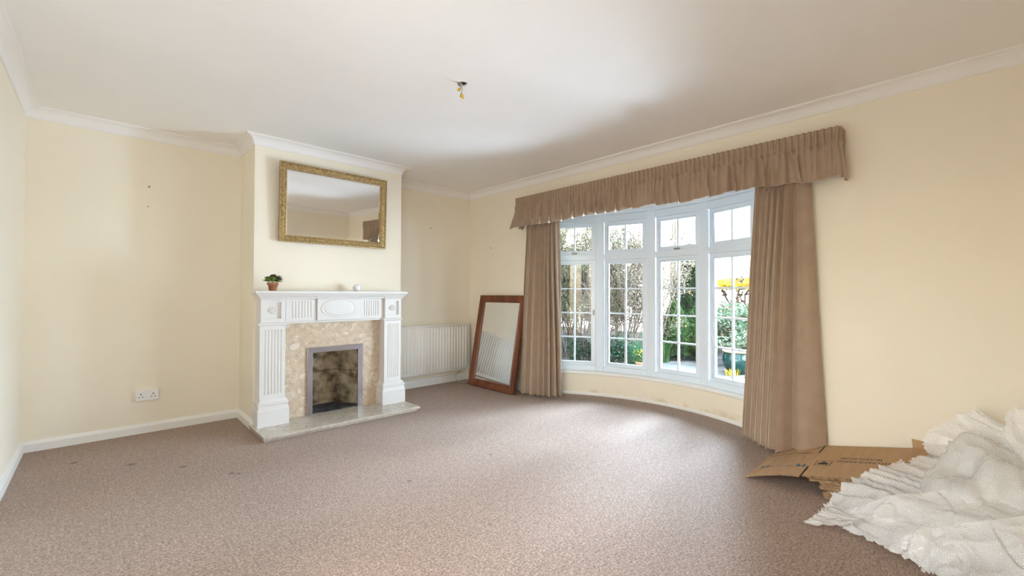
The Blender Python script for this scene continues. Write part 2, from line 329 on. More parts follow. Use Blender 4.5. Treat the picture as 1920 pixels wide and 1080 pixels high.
# ================================================================== BOW WINDOW
win = empty('window_1', (0, 0, 0), kind='structure')
RW, PITCH, AS = 1.84, 17.3, -46.5
edges = [AS + PITCH * k for k in range(6)]
pt = lambda r, a: Vector((BCX + r * math.cos(math.radians(a)), BCY + r * math.sin(math.radians(a)), 0))
sill = MB(); sill.prism(arc(BR - .028, -A0, A0, 40) + arc(BR + .10, A0, -A0, 40), .224, .258)
sill.build('window_sill', GLOSSW, win, bevel=.008)
def facet(k):
    a, b = pt(RW, edges[k]), pt(RW, edges[k + 1]); ex = (a - b).normalized(); w = (a - b).length     # left to right seen from the room
    c = (a + b) / 2; ny = Vector((c.x - BCX, c.y - BCY, 0)).normalized()
    M = Matrix.Identity(4); 
    for i in range(3): M[i][0], M[i][1], M[i][2], M[i][3] = ex[i], ny[i], (0, 0, 1)[i], c[i]
    return M, w
for a in edges:
    p = pt(RW, a); ny = Vector((math.cos(math.radians(a)), math.sin(math.radians(a)), 0)); ex = Vector((ny.y, -ny.x, 0)); M = Matrix.Identity(4)
    for i in range(3): M[i][0], M[i][1], M[i][2], M[i][3] = ex[i], ny[i], (0, 0, 1)[i], p[i]
    mm = MB(); mm.prism([(-.046, -.012), (-.040, -.020), (.040, -.020), (.046, -.012), (.048, .09), (-.048, .09)], .258, 1.965, M)
    mm.build('mullion', UPVC, win, bevel=.003)
# closing posts where the bow meets the wall
for s_ in (1, -1):
    a = edges[-1] if s_ > 0 else edges[0]; q = pt(RW, a); ye = YO1 + .03 if s_ > 0 else YO0 - .03; MB().prism([(XR + .03, q.y - .02 * s_), (q.x + .1, q.y), (q.x + .1, ye), (XR + .03, ye)], .258, 1.985).build('jamb_post', UPVC, win)
hold = {}
for k in range(5):
    M, w = facet(k); h = w / 2; hi = h - .046
    rb = MB(); rb.box((-h, -.006, .256), (h, .10, .314), M); rb.build('bottom_rail', UPVC, win, bevel=.004)
    MB().box((-hi, -.004, 1.464), (hi, .09, 1.526), M).build('transom', UPVC, win, bevel=.004)
    hd = MB(); hd.box((-h, -.012, 1.876), (h, .10, 1.945), M); hd.box((-h - .004, -.030, 1.945), (h + .004, .10, 1.987), M); hd.build('head_rail', UPVC, win, bevel=.006)
    for nm, z0, z1, rows in (('casement', .316, 1.462, 4), ('fanlight', 1.528, 1.874, 1)):
        st, sb, tp = .046, .034 if rows == 4 else .044, .044
        cs = MB(); i0 = hi - .003
        def ring4(mb, x0, x1, za, zb, wx, wb, wt, y0, y1):
            mb.box((x0, y0, za), (x0 + wx, y1, zb), M); mb.box((x1 - wx, y0, za), (x1, y1, zb), M); mb.box((x0 + wx, y0, za), (x1 - wx, y1, za + wb), M); mb.box((x0 + wx, y0, zb - wt), (x1 - wx, y1, zb), M)
        ring4(cs, -i0, i0, z0, z1, st - .012, sb - .010, tp - .012, .008, .058)
        ring4(cs, -i0 + st - .012, i0 - st + .012, z0 + sb - .010, z1 - tp + .012, .012, .010, .012, .020, .050)
        co = cs.build(nm, UPVC, win, loc=M @ Vector((0, 0, z0)), bevel=.002)
        gx, g0, g1 = i0 - st, z0 + sb, z1 - tp
        gb = MB(); gb.box((-.009, .022, g0), (.009, .046, g1), M); gb.build('glazing_bar', UPVC, co, loc=M @ Vector((0, .03, g0)), bevel=.003)
        for r in range(1, rows):
            z = g0 + (g1 - g0) * r / rows; MB().box((-gx, .024, z - .008), (gx, .044, z + .008), M).build('glazing_bar', UPVC, co, loc=M @ Vector((0, .03, z)), bevel=.003)
        for r in range(rows):
            za, zb = g0 + (g1 - g0) * r / rows, g0 + (g1 - g0) * (r + 1) / rows
            for xa, xb in ((-gx, 0), (0, gx)): MB().box((xa, .032, za), (xb, .036, zb), M).build('pane', GLASS, co, loc=M @ Vector((xa, .034, za)))
        if rows == 1 and k in (2, 4):
            hm = MB(); hm.box((-.03, -.002, z0 + .004), (.03, .010, z0 + .020), M); hm.box((-.012, -.012, z0 + .006), (.012, .0, z0 + .018), M); hm.build('stay_bar', GREYMETAL, co, bevel=.002)
        if rows == 4 and k == 4:
            hm = MB(); hm.box((i0 - .026, -.004, .86), (i0 - .010, .010, .92), M); hm.box((i0 - .024, -.02, .885), (i0 - .012, -.002, .897), M); hm.build('handle', GREYMETAL, co, bevel=.002)
# ================================================================== FIREPLACE
HZ = .040
he = empty('hearth', (.865, 3.95, 0), 'polished beige marble hearth slab in two layers under the white fire surround', 'hearth')
def slab(x0, x1, y0, y1, z0, z1): return MB().box((x0, y0, z0), (x1, y1, z1))
slab(.872, 2.150, 3.556, YF, 0, .016).build('lower_slab', HEARTH, he, bevel=.002)
slab(.865, 2.172, 3.540, YF, .018, HZ).build('upper_slab', HEARTH, he, bevel=.004)
st = MB(); st.add([(1.05, 3.56, HZ + .0004), (1.12, 3.553, HZ + .0004), (1.17, 3.566, HZ + .0004), (1.15, 3.585, HZ + .0004), (1.07, 3.590, HZ + .0004)], [(0, 1, 2, 3, 4)])
st.build('stain', noisy('limescale_stain', [(.4, (.40, .33, .20)), (.6, (.60, .52, .38))], 40, .5, 0), he)
# marble back panel with the opening
PX0, PX1, PZ = 1.292, 1.790, .620
mp = MB(); y0, y1 = 3.945, YF - .001
mp.box((1.08, y0, HZ), (PX0 + .01, y1, .87)); mp.box((PX1 - .01, y0, HZ), (1.96, y1, .87)); mp.box((PX0 + .01, y0, PZ - .01), (PX1 - .01, y1, .87))
tag(mp.build('marble_back_panel', MARBLE), 'mottled beige marble back panel around the fire opening', 'marble panel')
# steel trim
ft = empty('fire_trim', (PX0, 3.945, HZ), 'brushed steel trim framing the empty fire opening', 'fire trim')
tw = .047
for nm, poly in (('trim_side', [(PX0, HZ), (PX0 + tw, HZ), (PX0 + tw, PZ - tw), (PX0, PZ)]), ('trim_side', [(PX1, HZ), (PX1, PZ), (PX1 - tw, PZ - tw), (PX1 - tw, HZ)]), ('trim_top', [(PX0, PZ), (PX0 + tw, PZ - tw), (PX1 - tw, PZ - tw), (PX1, PZ)])):
    M = Matrix(((1, 0, 0, 0), (0, 0, -1, 3.944), (0, 1, 0, 0), (0, 0, 0, 1)))
    MB().prism(poly, 0, .014, M).build(nm, CHROME, ft, bevel=.002)
# firebox: floor, clay back slabs and splayed side slabs, dark throat
fb = empty('firebox', (1.54, 4.1, 0), 'sooty fireclay firebox inside the chimney breast', 'firebox')
iz = .36; ya, yb = YF + .03, 4.24
MB().box((FX0 - .02, YF - .03, 0), (FX1 + .02, yb + .05, HZ + .006)).build('firebox_floor', SOOT, fb)
for z0, z1, tilt in ((HZ, iz - .002, 0), (iz, .70, -.10)):
    b = MB(); b.add([(1.36, yb, z0), (1.66, yb, z0), (1.66, yb + tilt, z1), (1.36, yb + tilt, z1), (1.36, yb + .04, z0), (1.66, yb + .04, z0), (1.66, yb + .04, z1), (1.36, yb + .04, z1)], [(0, 1, 2, 3), (4, 7, 6, 5), (0, 4, 5, 1), (3, 2, 6, 7), (0, 3, 7, 4), (1, 5, 6, 2)])
    b.build('back_slab', FIRECLAY, fb, bevel=.006)
    for sx, xa, xb in ((-1, 1.30, 1.366), (1, 1.775, 1.652)):
        b = MB(); tl = tilt
        b.add([(xa, ya, z0), (xb, yb, z0), (xb, yb + tl, z1), (xa, ya, z1), (xa + .04 * sx, ya, z0), (xb + .04 * sx, yb + .03, z0), (xb + .04 * sx, yb + .03, z1), (xa + .04 * sx, ya, z1)], [(0, 1, 2, 3), (4, 7, 6, 5), (0, 4, 5, 1), (3, 2, 6, 7), (0, 3, 7, 4), (1, 5, 6, 2)])
        b.build('side_slab', FIRECLAY, fb, bevel=.006)
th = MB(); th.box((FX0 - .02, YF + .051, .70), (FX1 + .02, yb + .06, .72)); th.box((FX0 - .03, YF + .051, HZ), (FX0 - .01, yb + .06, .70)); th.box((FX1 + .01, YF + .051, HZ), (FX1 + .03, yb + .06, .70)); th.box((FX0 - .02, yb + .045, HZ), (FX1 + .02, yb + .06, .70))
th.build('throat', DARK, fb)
# white fire surround
ms = empty('fire_surround', (1.53, 3.82, HZ), 'white painted fire surround with fluted legs, rosette blocks and an oval plaque', 'fire surround')
def stepped(parts, x0, x1, yb_, prof):
    """prof = list of (out, z): a moulding that runs round front and both sides of x0..x1, its back at YF"""
    G = MB()
    rings = []
    for o, z in prof: rings.append([Vector((x0 - o, YF - .001, z)), Vector((x0 - o, yb_ - o, z)), Vector((x1 + o, yb_ - o, z)), Vector((x1 + o, YF - .001, z))])
    G.grid(rings, closed_u=True); G.sm = [False] * len(G.sm)
    G.add(rings[0], [(0, 1, 2, 3)]); G.add(rings[-1], [(3, 2, 1, 0)]); return G
for x0, x1, p0, p1 in ((.907, 1.093, .889, 1.119), (1.962, 2.137, 1.930, 2.166)):
    lg = empty('leg', ((x0 + x1) / 2, 3.83, HZ)); lg.parent = ms; lg.location = Vector(lg.location) - WORLD(ms)
    # plinth
    xc0, xc1 = x0 + .004, x1 - .004
    of = (p1 - p0 - (xc1 - xc0)) / 2; xm_ = (p0 + p1) / 2; hw = (xc1 - xc0) / 2
    stepped(0, xm_ - hw, xm_ + hw, 3.842, [(of, HZ), (of, .163), (of - .004, .170), (of - .008, .190), (of - .009, .200)]).build('plinth', MANTEL, lg)
    stepped(0, xm_ - hw, xm_ + hw, 3.842, [(of - .012, .199), (of - .004, .203), (of - .003, .216), (of - .007, .220), (of - .007, .226), (of - .012, .232), (of - .022, .246), (.002, .256)]).build('base_moulding', MANTEL, lg)
    # fluted shaft
    def section(flute):
        p = [(x0, YF - .001), (x0, 3.845), ]
        n = 6; m0 = .024; ww = (x1 - x0 - 2 * m0) / n
        for k in range(n):
            c = x0 + m0 + ww * (k + .5)
            for j in range(7):
                a = math.pi * j / 6; p.append((c - math.cos(a) * ww * .36, 3.845 + (math.sin(a) * ww * .30 if flute else 0)))
        return p + [(x1, 3.845), (x1, YF - .001)]
    sh = MB()
    for z0, z1, fl_ in ((.252, .285, 0), (.285, .800, 1), (.800, .838, 0)): sh.prism(section(fl_), z0, z1)
    sh.build('shaft', MANTEL, lg, recalc=False)
    stepped(0, x0, x1, 3.845, [(.002, .832), (.012, .838), (.014, .850), (.006, .856), (.003, .860)]).build('capital', MANTEL, lg)
    # rosette block: recessed square with a flower
    cx, cz = (x0 + x1) / 2, .955; bk = MB(); bx0_, bx1_ = x0 + .004, x1 - .004; r = .058
    bk.box((bx0_, 3.836, .858), (cx - r, YF - .001, 1.052)); bk.box((cx + r, 3.836, .858), (bx1_, YF - .001, 1.052)); bk.box((cx - r, 3.836, .858), (cx + r, YF - .001, cz - .066)); bk.box((cx - r, 3.836, cz + .066), (cx + r, YF - .001, 1.052)); bk.box((cx - r, 3.856, cz - .066), (cx + r, YF - .001, cz + .066))
    bk.build('corner_block', MANTEL, lg)
    ro = MB(); MR = Matrix(((1, 0, 0, cx), (0, 0, -1, 3.856), (0, 1, 0, cz), (0, 0, 0, 1)))
    ro.lathe([(0.0, .012), (.006, .011), (.009, .006), (.012, .004), (.0125, .009), (.016, .010), (.018, .005), (.022, .004), (.023, .009), (.027, .009), (.029, .001)], 24, M=MR)
    for k in range(10):
        a = k * math.pi / 5; ro.lathe([(0, .012), (.004, .010), (.005, .003)], 8, M=MR @ Matrix.Translation((.0215 * math.cos(a), .0215 * math.sin(a), 0)))
    ro.build('rosette', MANTEL, lg)
# frieze
fz = empty('frieze', (1.53, 3.85, .84)); fz.parent = ms; fz.location = fz.location - WORLD(ms)
MB().box((1.090, 3.872, .862), (1.965, YF - .001, 1.06)).build('frieze_board', MANTEL, fz)
for x0, x1 in ((1.100, 1.338), (1.722, 1.945)):
    n = 7; m0 = .034; ww = (x1 - x0 - 2 * m0) / n; p = [(x0, 3.872), (x0, 3.862)]; q = [(x0, 3.872), (x0, 3.862)]
    for k in range(n):
        c = x0 + m0 + ww * (k + .5)
        for j in range(7):
            a = math.pi * j / 6; p.append((c - math.cos(a) * ww * .34, 3.862 + math.sin(a) * ww * .30)); q.append((c - math.cos(a) * ww * .34, 3.862))
    p += [(x1, 3.862), (x1, 3.872)]; q += [(x1, 3.862), (x1, 3.872)]
    fp = MB(); fp.prism(q, .864, .888); fp.prism(p, .888, 1.028); fp.prism(q, 1.028, 1.060); fp.build('fluted_panel', MANTEL, fz, recalc=False)
MB().box((1.345, 3.846, .862), (1.716, 3.875, 1.06)).build('center_block', MANTEL, fz, bevel=.002)
ov = MB(); MO = Matrix(((1, 0, 0, 1.5305), (0, 0, -1, 3.846), (0, 1, 0, .962), (0, 0, 0, 1))) @ Matrix.Diagonal((1, .52, 1, 1))
ov.lathe([(0, .0085), (.10, .0085), (.128, .0065), (.135, .0025), (.140, .0012), (.145, .004), (.151, .008), (.157, .004), (.160, 0)], 64, M=MO); ov.build('oval_plaque', MANTEL, fz)
bm_ = MB(); bm_.box((1.090, 3.866, .842), (1.965, YF - .001, .862))
for k in range(96): xk = 1.094 + .0089 * k; bm_.box((xk, 3.862, .851), (xk + .006, 3.868, .859))
bm_.build('bead_moulding', MANTEL, fz)
# shelf with a cove below
shp = [(.006, 1.046), (.010, 1.050), (.012, 1.060), (.022, 1.066), (.030, 1.074), (.040, 1.088), (.044, 1.090), (.046, 1.093), (.046, 1.108), (.043, 1.112)]
stepped(0, .912, 2.136, 3.838, [(o * 1.0, z) for o, z in shp]).build('shelf', MANTEL, ms)
br_ = MB()
for x0, x1 in ((.912, 1.092), (1.345, 1.716), (1.962, 2.136)):
    g = stepped(0, x0, x1, 3.832, [(.003, 1.040), (.006, 1.046), (.012, 1.056), (.020, 1.066), (.026, 1.073)]); br_.add(g.v, g.f)
br_.build('shelf_break', MANTEL, ms)
# ================================================================== THINGS ON THE MANTEL
SHZ = 1.112
pp = empty('succulent_pot', (1.0, 3.86, SHZ), 'small terracotta pot with green, red and purple succulents on the mantel shelf', 'potted plant')
MB().lathe([(0, 0), (.026, 0), (.0275, .002), (.0345, .046), (.040, .046), (.0415, .050), (.041, .066), (.038, .068), (.035, .062), (.034, .052), (0, .052)], 28, c=pp.location).build('pot', TERRA, pp, loc=pp.location)
def succulent(cx, cy, cz, R, n, mt, el0, seed, w=.010):
    rnd = random.Random(seed); g = MB()
    for k in range(n):
        a = k * 2.39996; el = math.radians(el0 + 60 * (k / n)); L = R * (1 - .45 * k / n) * rnd.uniform(.85, 1.1); d = Vector((math.cos(a) * math.cos(el), math.sin(a) * math.cos(el), math.sin(el))); sd = d.cross(Vector((0, 0, 1))).normalized(); up = sd.cross(d)
        o = Vector((cx, cy, cz)); ww = w * rnd.uniform(.8, 1.2)
        vs = [o, o + d * L * .55 + sd * ww * .8 + up * .002, o + d * L * .9 + sd * ww * .7, o + d * L + up * .002, o + d * L * .9 - sd * ww * .7, o + d * L * .55 - sd * ww * .8 + up * .002, o + d * L * .6 + up * .005, o + d * L * .6 - up * .003]
        g.add(vs, [(0, 1, 6), (1, 2, 6), (2, 3, 6), (3, 4, 6), (4, 5, 6), (5, 0, 6), (1, 0, 7), (2, 1, 7), (3, 2, 7), (4, 3, 7), (5, 4, 7), (0, 5, 7)], True)
    return g
GRN = leafmat('succulent_green', (.08, .16, .02), (.21, .33, .06), (.40, .50, .15), 40)
RED = leafmat('succulent_red', (.13, .03, .02), (.22, .07, .04), (.30, .14, .06), 50); PUR = leafmat('succulent_purple', (.04, .03, .04), (.09, .075, .09), (.17, .15, .16), 50)
x, y, z = pp.location
for i, a in enumerate(((-.034, -.004, .072, .050, 16, GRN, 14, 1), (-.012, -.022, .078, .046, 16, GRN, 28, 2), (.012, -.012, .080, .046, 14, GRN, 28, 3), (.038, .004, .072, .044, 14, GRN, 10, 5), (.036, -.006, .094, .044, 14, GRN, 35, 8), (-.03, .006, .084, .046, 14, GRN, 35, 6), (.0, .02, .082, .05, 14, GRN, 30, 9))):
    succulent(x + a[0], y + a[1], z + a[2], *a[3:]).build('rosette_leaves', a[5], pp, loc=(x + a[0], y + a[1], z + a[2]))
tag(succulent(x + .002, y - .004, z + .118, .030, 26, RED, -5, 11, .009).build('rosette_leaves', RED, pp, loc=(x, y, z + .1)), 'dark red rosette'); MB().tube([(x, y, z + .05), (x + .002, y - .004, z + .118)], .005, 6).build('stem', GRN, pp)
tag(succulent(x + .030, y - .020, z + .092, .042, 22, PUR, 0, 12, .007).build('rosette_leaves', PUR, pp, loc=(x + .03, y - .02, z + .082)), 'purple black rosette')
eg = empty('white_ball', (1.700, 3.87, SHZ), 'small glossy white ball ornament on the mantel shelf', 'ornament')
MB().lathe([(0, 0)] + [(.034 * math.sin(a), .033 - .033 * math.cos(a)) for a in [math.pi * k / 16 for k in range(2, 16)]] + [(0, .066)], 28, c=eg.location).build('ball', CERAMIC, eg, loc=eg.location)
# ================================================================== MIRRORS
def framed(name, label, cat, org, ex, ez, W, H, prof, glass_in, fm, back):
    """prof (in from outer edge, out of plane); ex right, ez up, normal towards the room"""
    ex, ez = ex.normalized(), ez.normalized(); nn = ex.cross(ez).normalized(); root = empty(name, org, label, cat)
    P = lambda u, v, o: org + ex * u + ez * v + nn * o
    fr = MB(); G = []
    for i, o in prof: G.append([P(i, i, o), P(W - i, i, o), P(W - i, H - i, o), P(i, H - i, o)])
    fr.grid(G, smooth=False, closed_u=True); fr.build('frame', fm, root, loc=org)
    gi, go = glass_in; bv = .018
    g = MB(); g.add([P(gi + bv, gi + bv, go), P(W - gi - bv, gi + bv, go), P(W - gi - bv, H - gi - bv, go), P(gi + bv, H - gi - bv, go)], [(0, 1, 2, 3)])
    a = [P(gi, gi, go - .0022), P(W - gi, gi, go - .0022), P(W - gi, H - gi, go - .0022), P(gi, H - gi, go - .0022)]
    for k in range(4): g.add([a[k], a[(k + 1) % 4], g.v[(k + 1) % 4], g.v[k]], [(0, 1, 2, 3)])
    g.build('mirror_glass', MIRROR, root, loc=org)
    b = MB(); b.add([P(.004, .004, back), P(W - .004, .004, back), P(W - .004, H - .004, back), P(.004, H - .004, back), P(.004, .004, go - .004), P(W - .004, .004, go - .004), P(W - .004, H - .004, go - .004), P(.004, H - .004, go - .004)], [(0, 3, 2, 1), (4, 5, 6, 7), (0, 1, 5, 4), (1, 2, 6, 5), (2, 3, 7, 6), (3, 0, 4, 7)])
    b.build('backing', BACKING, root, loc=org); return root, P
tl = math.radians(1.7)
gm, P = framed('gilt_mirror', 'wide gilt framed mirror hanging on the chimney breast', 'mirror', Vector((1.062, YF - .026, 1.527)), Vector((1, 0, 0)), Vector((0, -math.sin(tl), math.cos(tl))), .957, .668,
    [(.0, -.008), (.0, .014), (.003, .018), (.008, .018), (.010, .014), (.014, .016), (.024, .022), (.034, .021), (.042, .015), (.046, .012), (.050, .014), (.056, .012), (.058, .006), (.060, -.002)], (.057, .001), GOLD, -.010)
W_, H_ = .957, .668
def ornament():
    g = MB(); g2 = MB()
    def rib(c0, along, inn, L0, L1, w, hgt, o, tgt):
        # a leaf shaped rib lying across the cove
        nn = along.cross(inn); a, b = c0 + inn * L0, c0 + inn * L1; mid = (a + b) / 2
        if nn.y > 0: nn = -nn
        vs = [a + nn * (o), mid + along * w + nn * (o + .001), b + nn * (o - .004), mid - along * w + nn * (o + .001), mid + nn * (o + hgt)]
        tgt.add(vs, [(0, 1, 4), (1, 2, 4), (2, 3, 4), (3, 0, 4)])
    O = gm.location
    ex, ez = Vector((1, 0, 0)), Vector((0, -math.sin(tl), math.cos(tl)))
    for side in range(4):
        al, inn, L, st_ = [(ex, ez, W_, O), (ez, -ex, H_, O + ex * W_), (-ex, -ez, W_, O + ex * W_ + ez * H_), (-ez, ex, H_, O + ez * H_)][side]
        n = int((L - .06) / .0125)
        for k in range(n + 1):
            s_ = .03 + (L - .06) * k / n; lim = min(s_, L - s_)
            if lim > .032: rib(st_ + al * s_, al, inn, .012, .042, .0045, .006, .019, g)
            if lim > .052: rib(st_ + al * s_, al, inn, .047, .057, .0045, .004, .015, g2)
    return g, g2
o1, o2 = ornament(); tag(o1.build('leaf_ribs', GOLD, gm, loc=gm.location), kind='stuff'); tag(o2.build('bead_row', GOLDPALE, gm, loc=gm.location), kind='stuff')
BL, BRt, TL_ = Vector((3.222, 4.162, .004)), Vector((3.228, 3.362, .004)), Vector((3.415, 4.162, 1.072))
ex = (BRt - BL); ex.z = 0; ez = TL_ - BL; ez = ez - ex.normalized() * ez.dot(ex.normalized())
framed('wooden_mirror', 'tall mahogany framed mirror standing on the carpet, leaning on the wall by the curtain', 'mirror', BL, ex, ez, .775, 1.085,
    [(.012, -.022), (0, -.018), (0, .010), (.003, .015), (.012, .016), (.018, .012), (.026, .013), (.050, .006), (.062, .003), (.066, .006), (.076, .006), (.082, .0), (.084, -.006)], (.080, -.005), MAHOG, -.020)
# ================================================================== RADIATOR
rd = empty('radiator', (2.8, 4.40, .148), 'cream ribbed panel radiator low on the wall in the recess', 'radiator')
RX0, RX1, RZ0, RZ1, RY = 2.30, 3.398, .158, .720, 4.365
G = []; n = int((RX1 - RX0 - .03) / .0415); xs = [(RX0, .0)]
for k in range(n):
    b = RX0 + .015 + .0415 * k
    xs += [(b, 0), (b + .006, 0), (b + .011, -.010), (b + .016, -.014), (b + .0258, -.014), (b + .031, -.010), (b + .036, 0)]
xs += [(RX1, 0)]
prs = [(RZ0, .0), (RZ0 + .022, 0.), (RZ0 + .034, 1.), (RZ1 - .040, 1.), (RZ1 - .028, 0.), (RZ1 - .018, 0.)]
for z, f in prs: G.append([Vector((x, RY + d * f, z)) for x, d in xs])
rp = MB(); rp.grid(G); rp.add([(RX0, RY, RZ0), (RX1, RY, RZ0), (RX1, RY + .012, RZ0), (RX0, RY + .012, RZ0)], [(0, 1, 2, 3)]); rp.build('front_panel', RADP, rd, recalc=False)
tp = MB(); tp.prism([(RY - .014, RZ1 - .018), (RY - .016, RZ1 - .006), (RY - .008, RZ1), (RY + .05, RZ1), (RY + .05, RZ1 - .018)], RX0 - .004, RX1 + .004, Matrix(((0, 0, 1, 0), (1, 0, 0, 0), (0, 1, 0, 0), (0, 0, 0, 1)))); tp.build('top_rail', RADP, rd, bevel=.002)
MB().box((RX0, RY + .03, RZ0 - .012), (RX1, RY + .05, RZ1 - .018)).build('rear_panel', RADP, rd)
MB().box((RX0, RY + .003, RZ0 - .012), (RX1, RY + .03, RZ0 - .002)).build('bottom_rail', RADP, rd, bevel=.002)
MB().box((RX1 - .003, RY, RZ0), (RX1 + .001, RY + .05, RZ1 - .018)).build('end_panel', RADP, rd)
for x in (2.52, 3.22): MB().box((x, RY + .05, .25), (x + .03, YB, .65)).build('bracket', RADP, rd)
MB().tube([(2.36, RY + .04, .16), (2.36, RY + .045, .10), (2.36, RY + .03, -.01)], .0085, 10).build('pipe', RADP, rd)
MB().tube([(3.385, RY + .03, .15), (3.385, RY + .03, .09), (3.40, RY + .03, .02), (3.40, RY + .03, -.01)], .008, 10).build('pipe', RADP, rd)
# cable looping out by the skirting
cbp = []
for k in range(31):
    a = k / 30; th_ = -.6 + 2 * math.pi * .72 * a; cbp.append((3.235 - .048 * math.cos(th_ + 1.0) + .06 * a * a, 4.355 - .045 * a, .062 + .050 * math.sin(th_ + 1.0) * (1 - .2 * a)))
cbp = [(3.26, 4.405, .125), (3.225, 4.37, .122), (3.185, 4.355, .105), (3.165, 4.35, .075), (3.165, 4.34, .045), (3.185, 4.325, .016), (3.22, 4.31, .006), (3.27, 4.30, .006), (3.32, 4.31, .008), (3.36, 4.33, .006), (3.40, 4.34, .006)]
tag(MB().tube(cbp, .0042, 8).build('cable', mat('cream_cable', (.62, .54, .40), .5)), 'thin cream cable looping to the carpet under the radiator', 'cable')
# ================================================================== SOCKET, PLUGS, CEILING WIRES
so = empty('wall_socket', (.265, YB, .296), 'white double wall socket on the left recess wall', 'socket')
sx0, sx1, sz0, sz1 = .196, .336, .254, .338
MB().box((sx0 + .003, YB - .018, sz0 + .003), (sx1 - .003, YB + .001, sz1 - .003)).build('back_box', PLASTIC, so, bevel=.002)
MB().box((sx0, YB - .028, sz0), (sx1, YB - .018, sz1)).build('face_plate', PLASTIC, so, bevel=.003)
for c in (.229, .303):
    for nm, dx, dz, w, hh in (('pin_hole', 0, .016, .0035, .0045), ('pin_hole', -.011, -.006, .0045, .0024), ('pin_hole', .011, -.006, .0045, .0024)):
        MB().box((c + dx - w, YB - .0286, .288 + dz - hh), (c + dx + w, YB - .0275, .288 + dz + hh)).build(nm, DARK, so)
for c in (.257, .275): MB().box((c - .006, YB - .0315, .304), (c + .006, YB - .028, .322)).build('rocker_switch', PLASTIC, so, bevel=.001)
def plug(p, n, col, label):
    o = MB(); n = Vector(n); M = Matrix.Translation(p) @ n.to_track_quat('Z', 'Y').to_matrix().to_4x4(); o.lathe([(0, .002), (.003, .002), (.004, .006), (.0065, .006), (.007, .0)], 12, M=M)
    tag(o.build('wall_plug', col, loc=p), label, 'wall plug')
BUFF = mat('buff_plug', (.40, .33, .18), .7); ORANGE = mat('orange_plug', (.55, .17, .05), .6)
plug((.264, YB, 1.931), (0, -1, 0), BUFF, 'upper of two old screw plugs on the left recess wall')
plug((.259, YB, 1.774), (0, -1, 0), mat('painted_plug', (.68, .58, .38), .7), 'lower painted-over screw plug on the left recess wall')
plug((2.864, YB, 1.876), (0, -1, 0), BUFF, 'lone screw plug high above the radiator')
plug((XR, 4.03, 1.652), (-1, 0, 0), ORANGE, 'orange screw plug on the wall left of the curtain')
cw = empty('ceiling_wires', (1.575, 2.118, ZC), 'bare light fitting wires with yellow sleeves hanging from a hole in the ceiling', 'ceiling wires')
C0 = Vector((1.575, 2.118, ZC)); rt = Vector((.7265, -.687, 0)); fw = Vector((.687, .7265, 0))
def cp(u, w, z): return C0 + rt * u + fw * w + Vector((0, 0, z))
hl = MB(); hp = [cp(.002, -.02, -.002), cp(.034, -.004, -.002), cp(.028, .010, -.002), cp(.006, .022, -.002), cp(-.004, .012, -.002)]; hl.add(hp + [p + Vector((0, 0, .003)) for p in hp], [(0, 1, 2, 3, 4), (9, 8, 7, 6, 5)] + [(i, (i + 1) % 5, 5 + (i + 1) % 5, 5 + i) for i in range(5)]); hl.build('ceiling_hole', DARK, cw, loc=C0)
cl = MB(); cl.tube([cp(-.020, 0, -.001), cp(-.016, 0, -.014), cp(-.006, 0, -.016)], .0055, 8); cl.tube([cp(-.012, -.01, -.001), cp(-.010, -.008, -.012), cp(-.004, -.006, -.020)], .005, 8); cl.tube([cp(.034, 0, -.001), cp(.020, .004, -.010), cp(.010, .004, -.013)], .004, 8); cl.build('metal_clamp', GREYMETAL, cw, loc=C0)
wi = MB(); wi.tube([cp(.001, 0, .0), cp(.0, 0, -.02), cp(.003, 0, -.043), cp(.0, 0, -.058)], [.007, .0065, .0045, .003], 8); wi.build('cable_sheath', mat('grey_sheath', (.55, .53, .49), .5), cw, loc=C0)
w2 = MB(); w2.tube([cp(-.004, 0, -.012), cp(-.005, 0, -.030), cp(-.012, 0, -.040), cp(-.018, .0, -.044)], .0025, 6); w2.tube([cp(.001, 0, -.05), cp(-.002, 0, -.066), cp(-.004, 0, -.078), cp(-.005, 0, -.086)], [.0025, .003, .0045, .004], 6); w2.build('wire', mat('olive_wire', (.25, .22, .10), .5), cw, loc=C0)
for a, b, r in ((cp(-.010, 0, -.036), cp(-.022, 0, -.048), .0085), (cp(.003, 0, -.070), cp(.010, 0, -.096), .008)):
    y_ = MB(); dd = (b - a); y_.tube([a - dd * .1, a + dd * .15, a + dd * .5, a + dd * .85, b], [r * .55, r, r, r * .8, r * .35], 10); y_.build('sleeve', BRASSY, cw, loc=a)
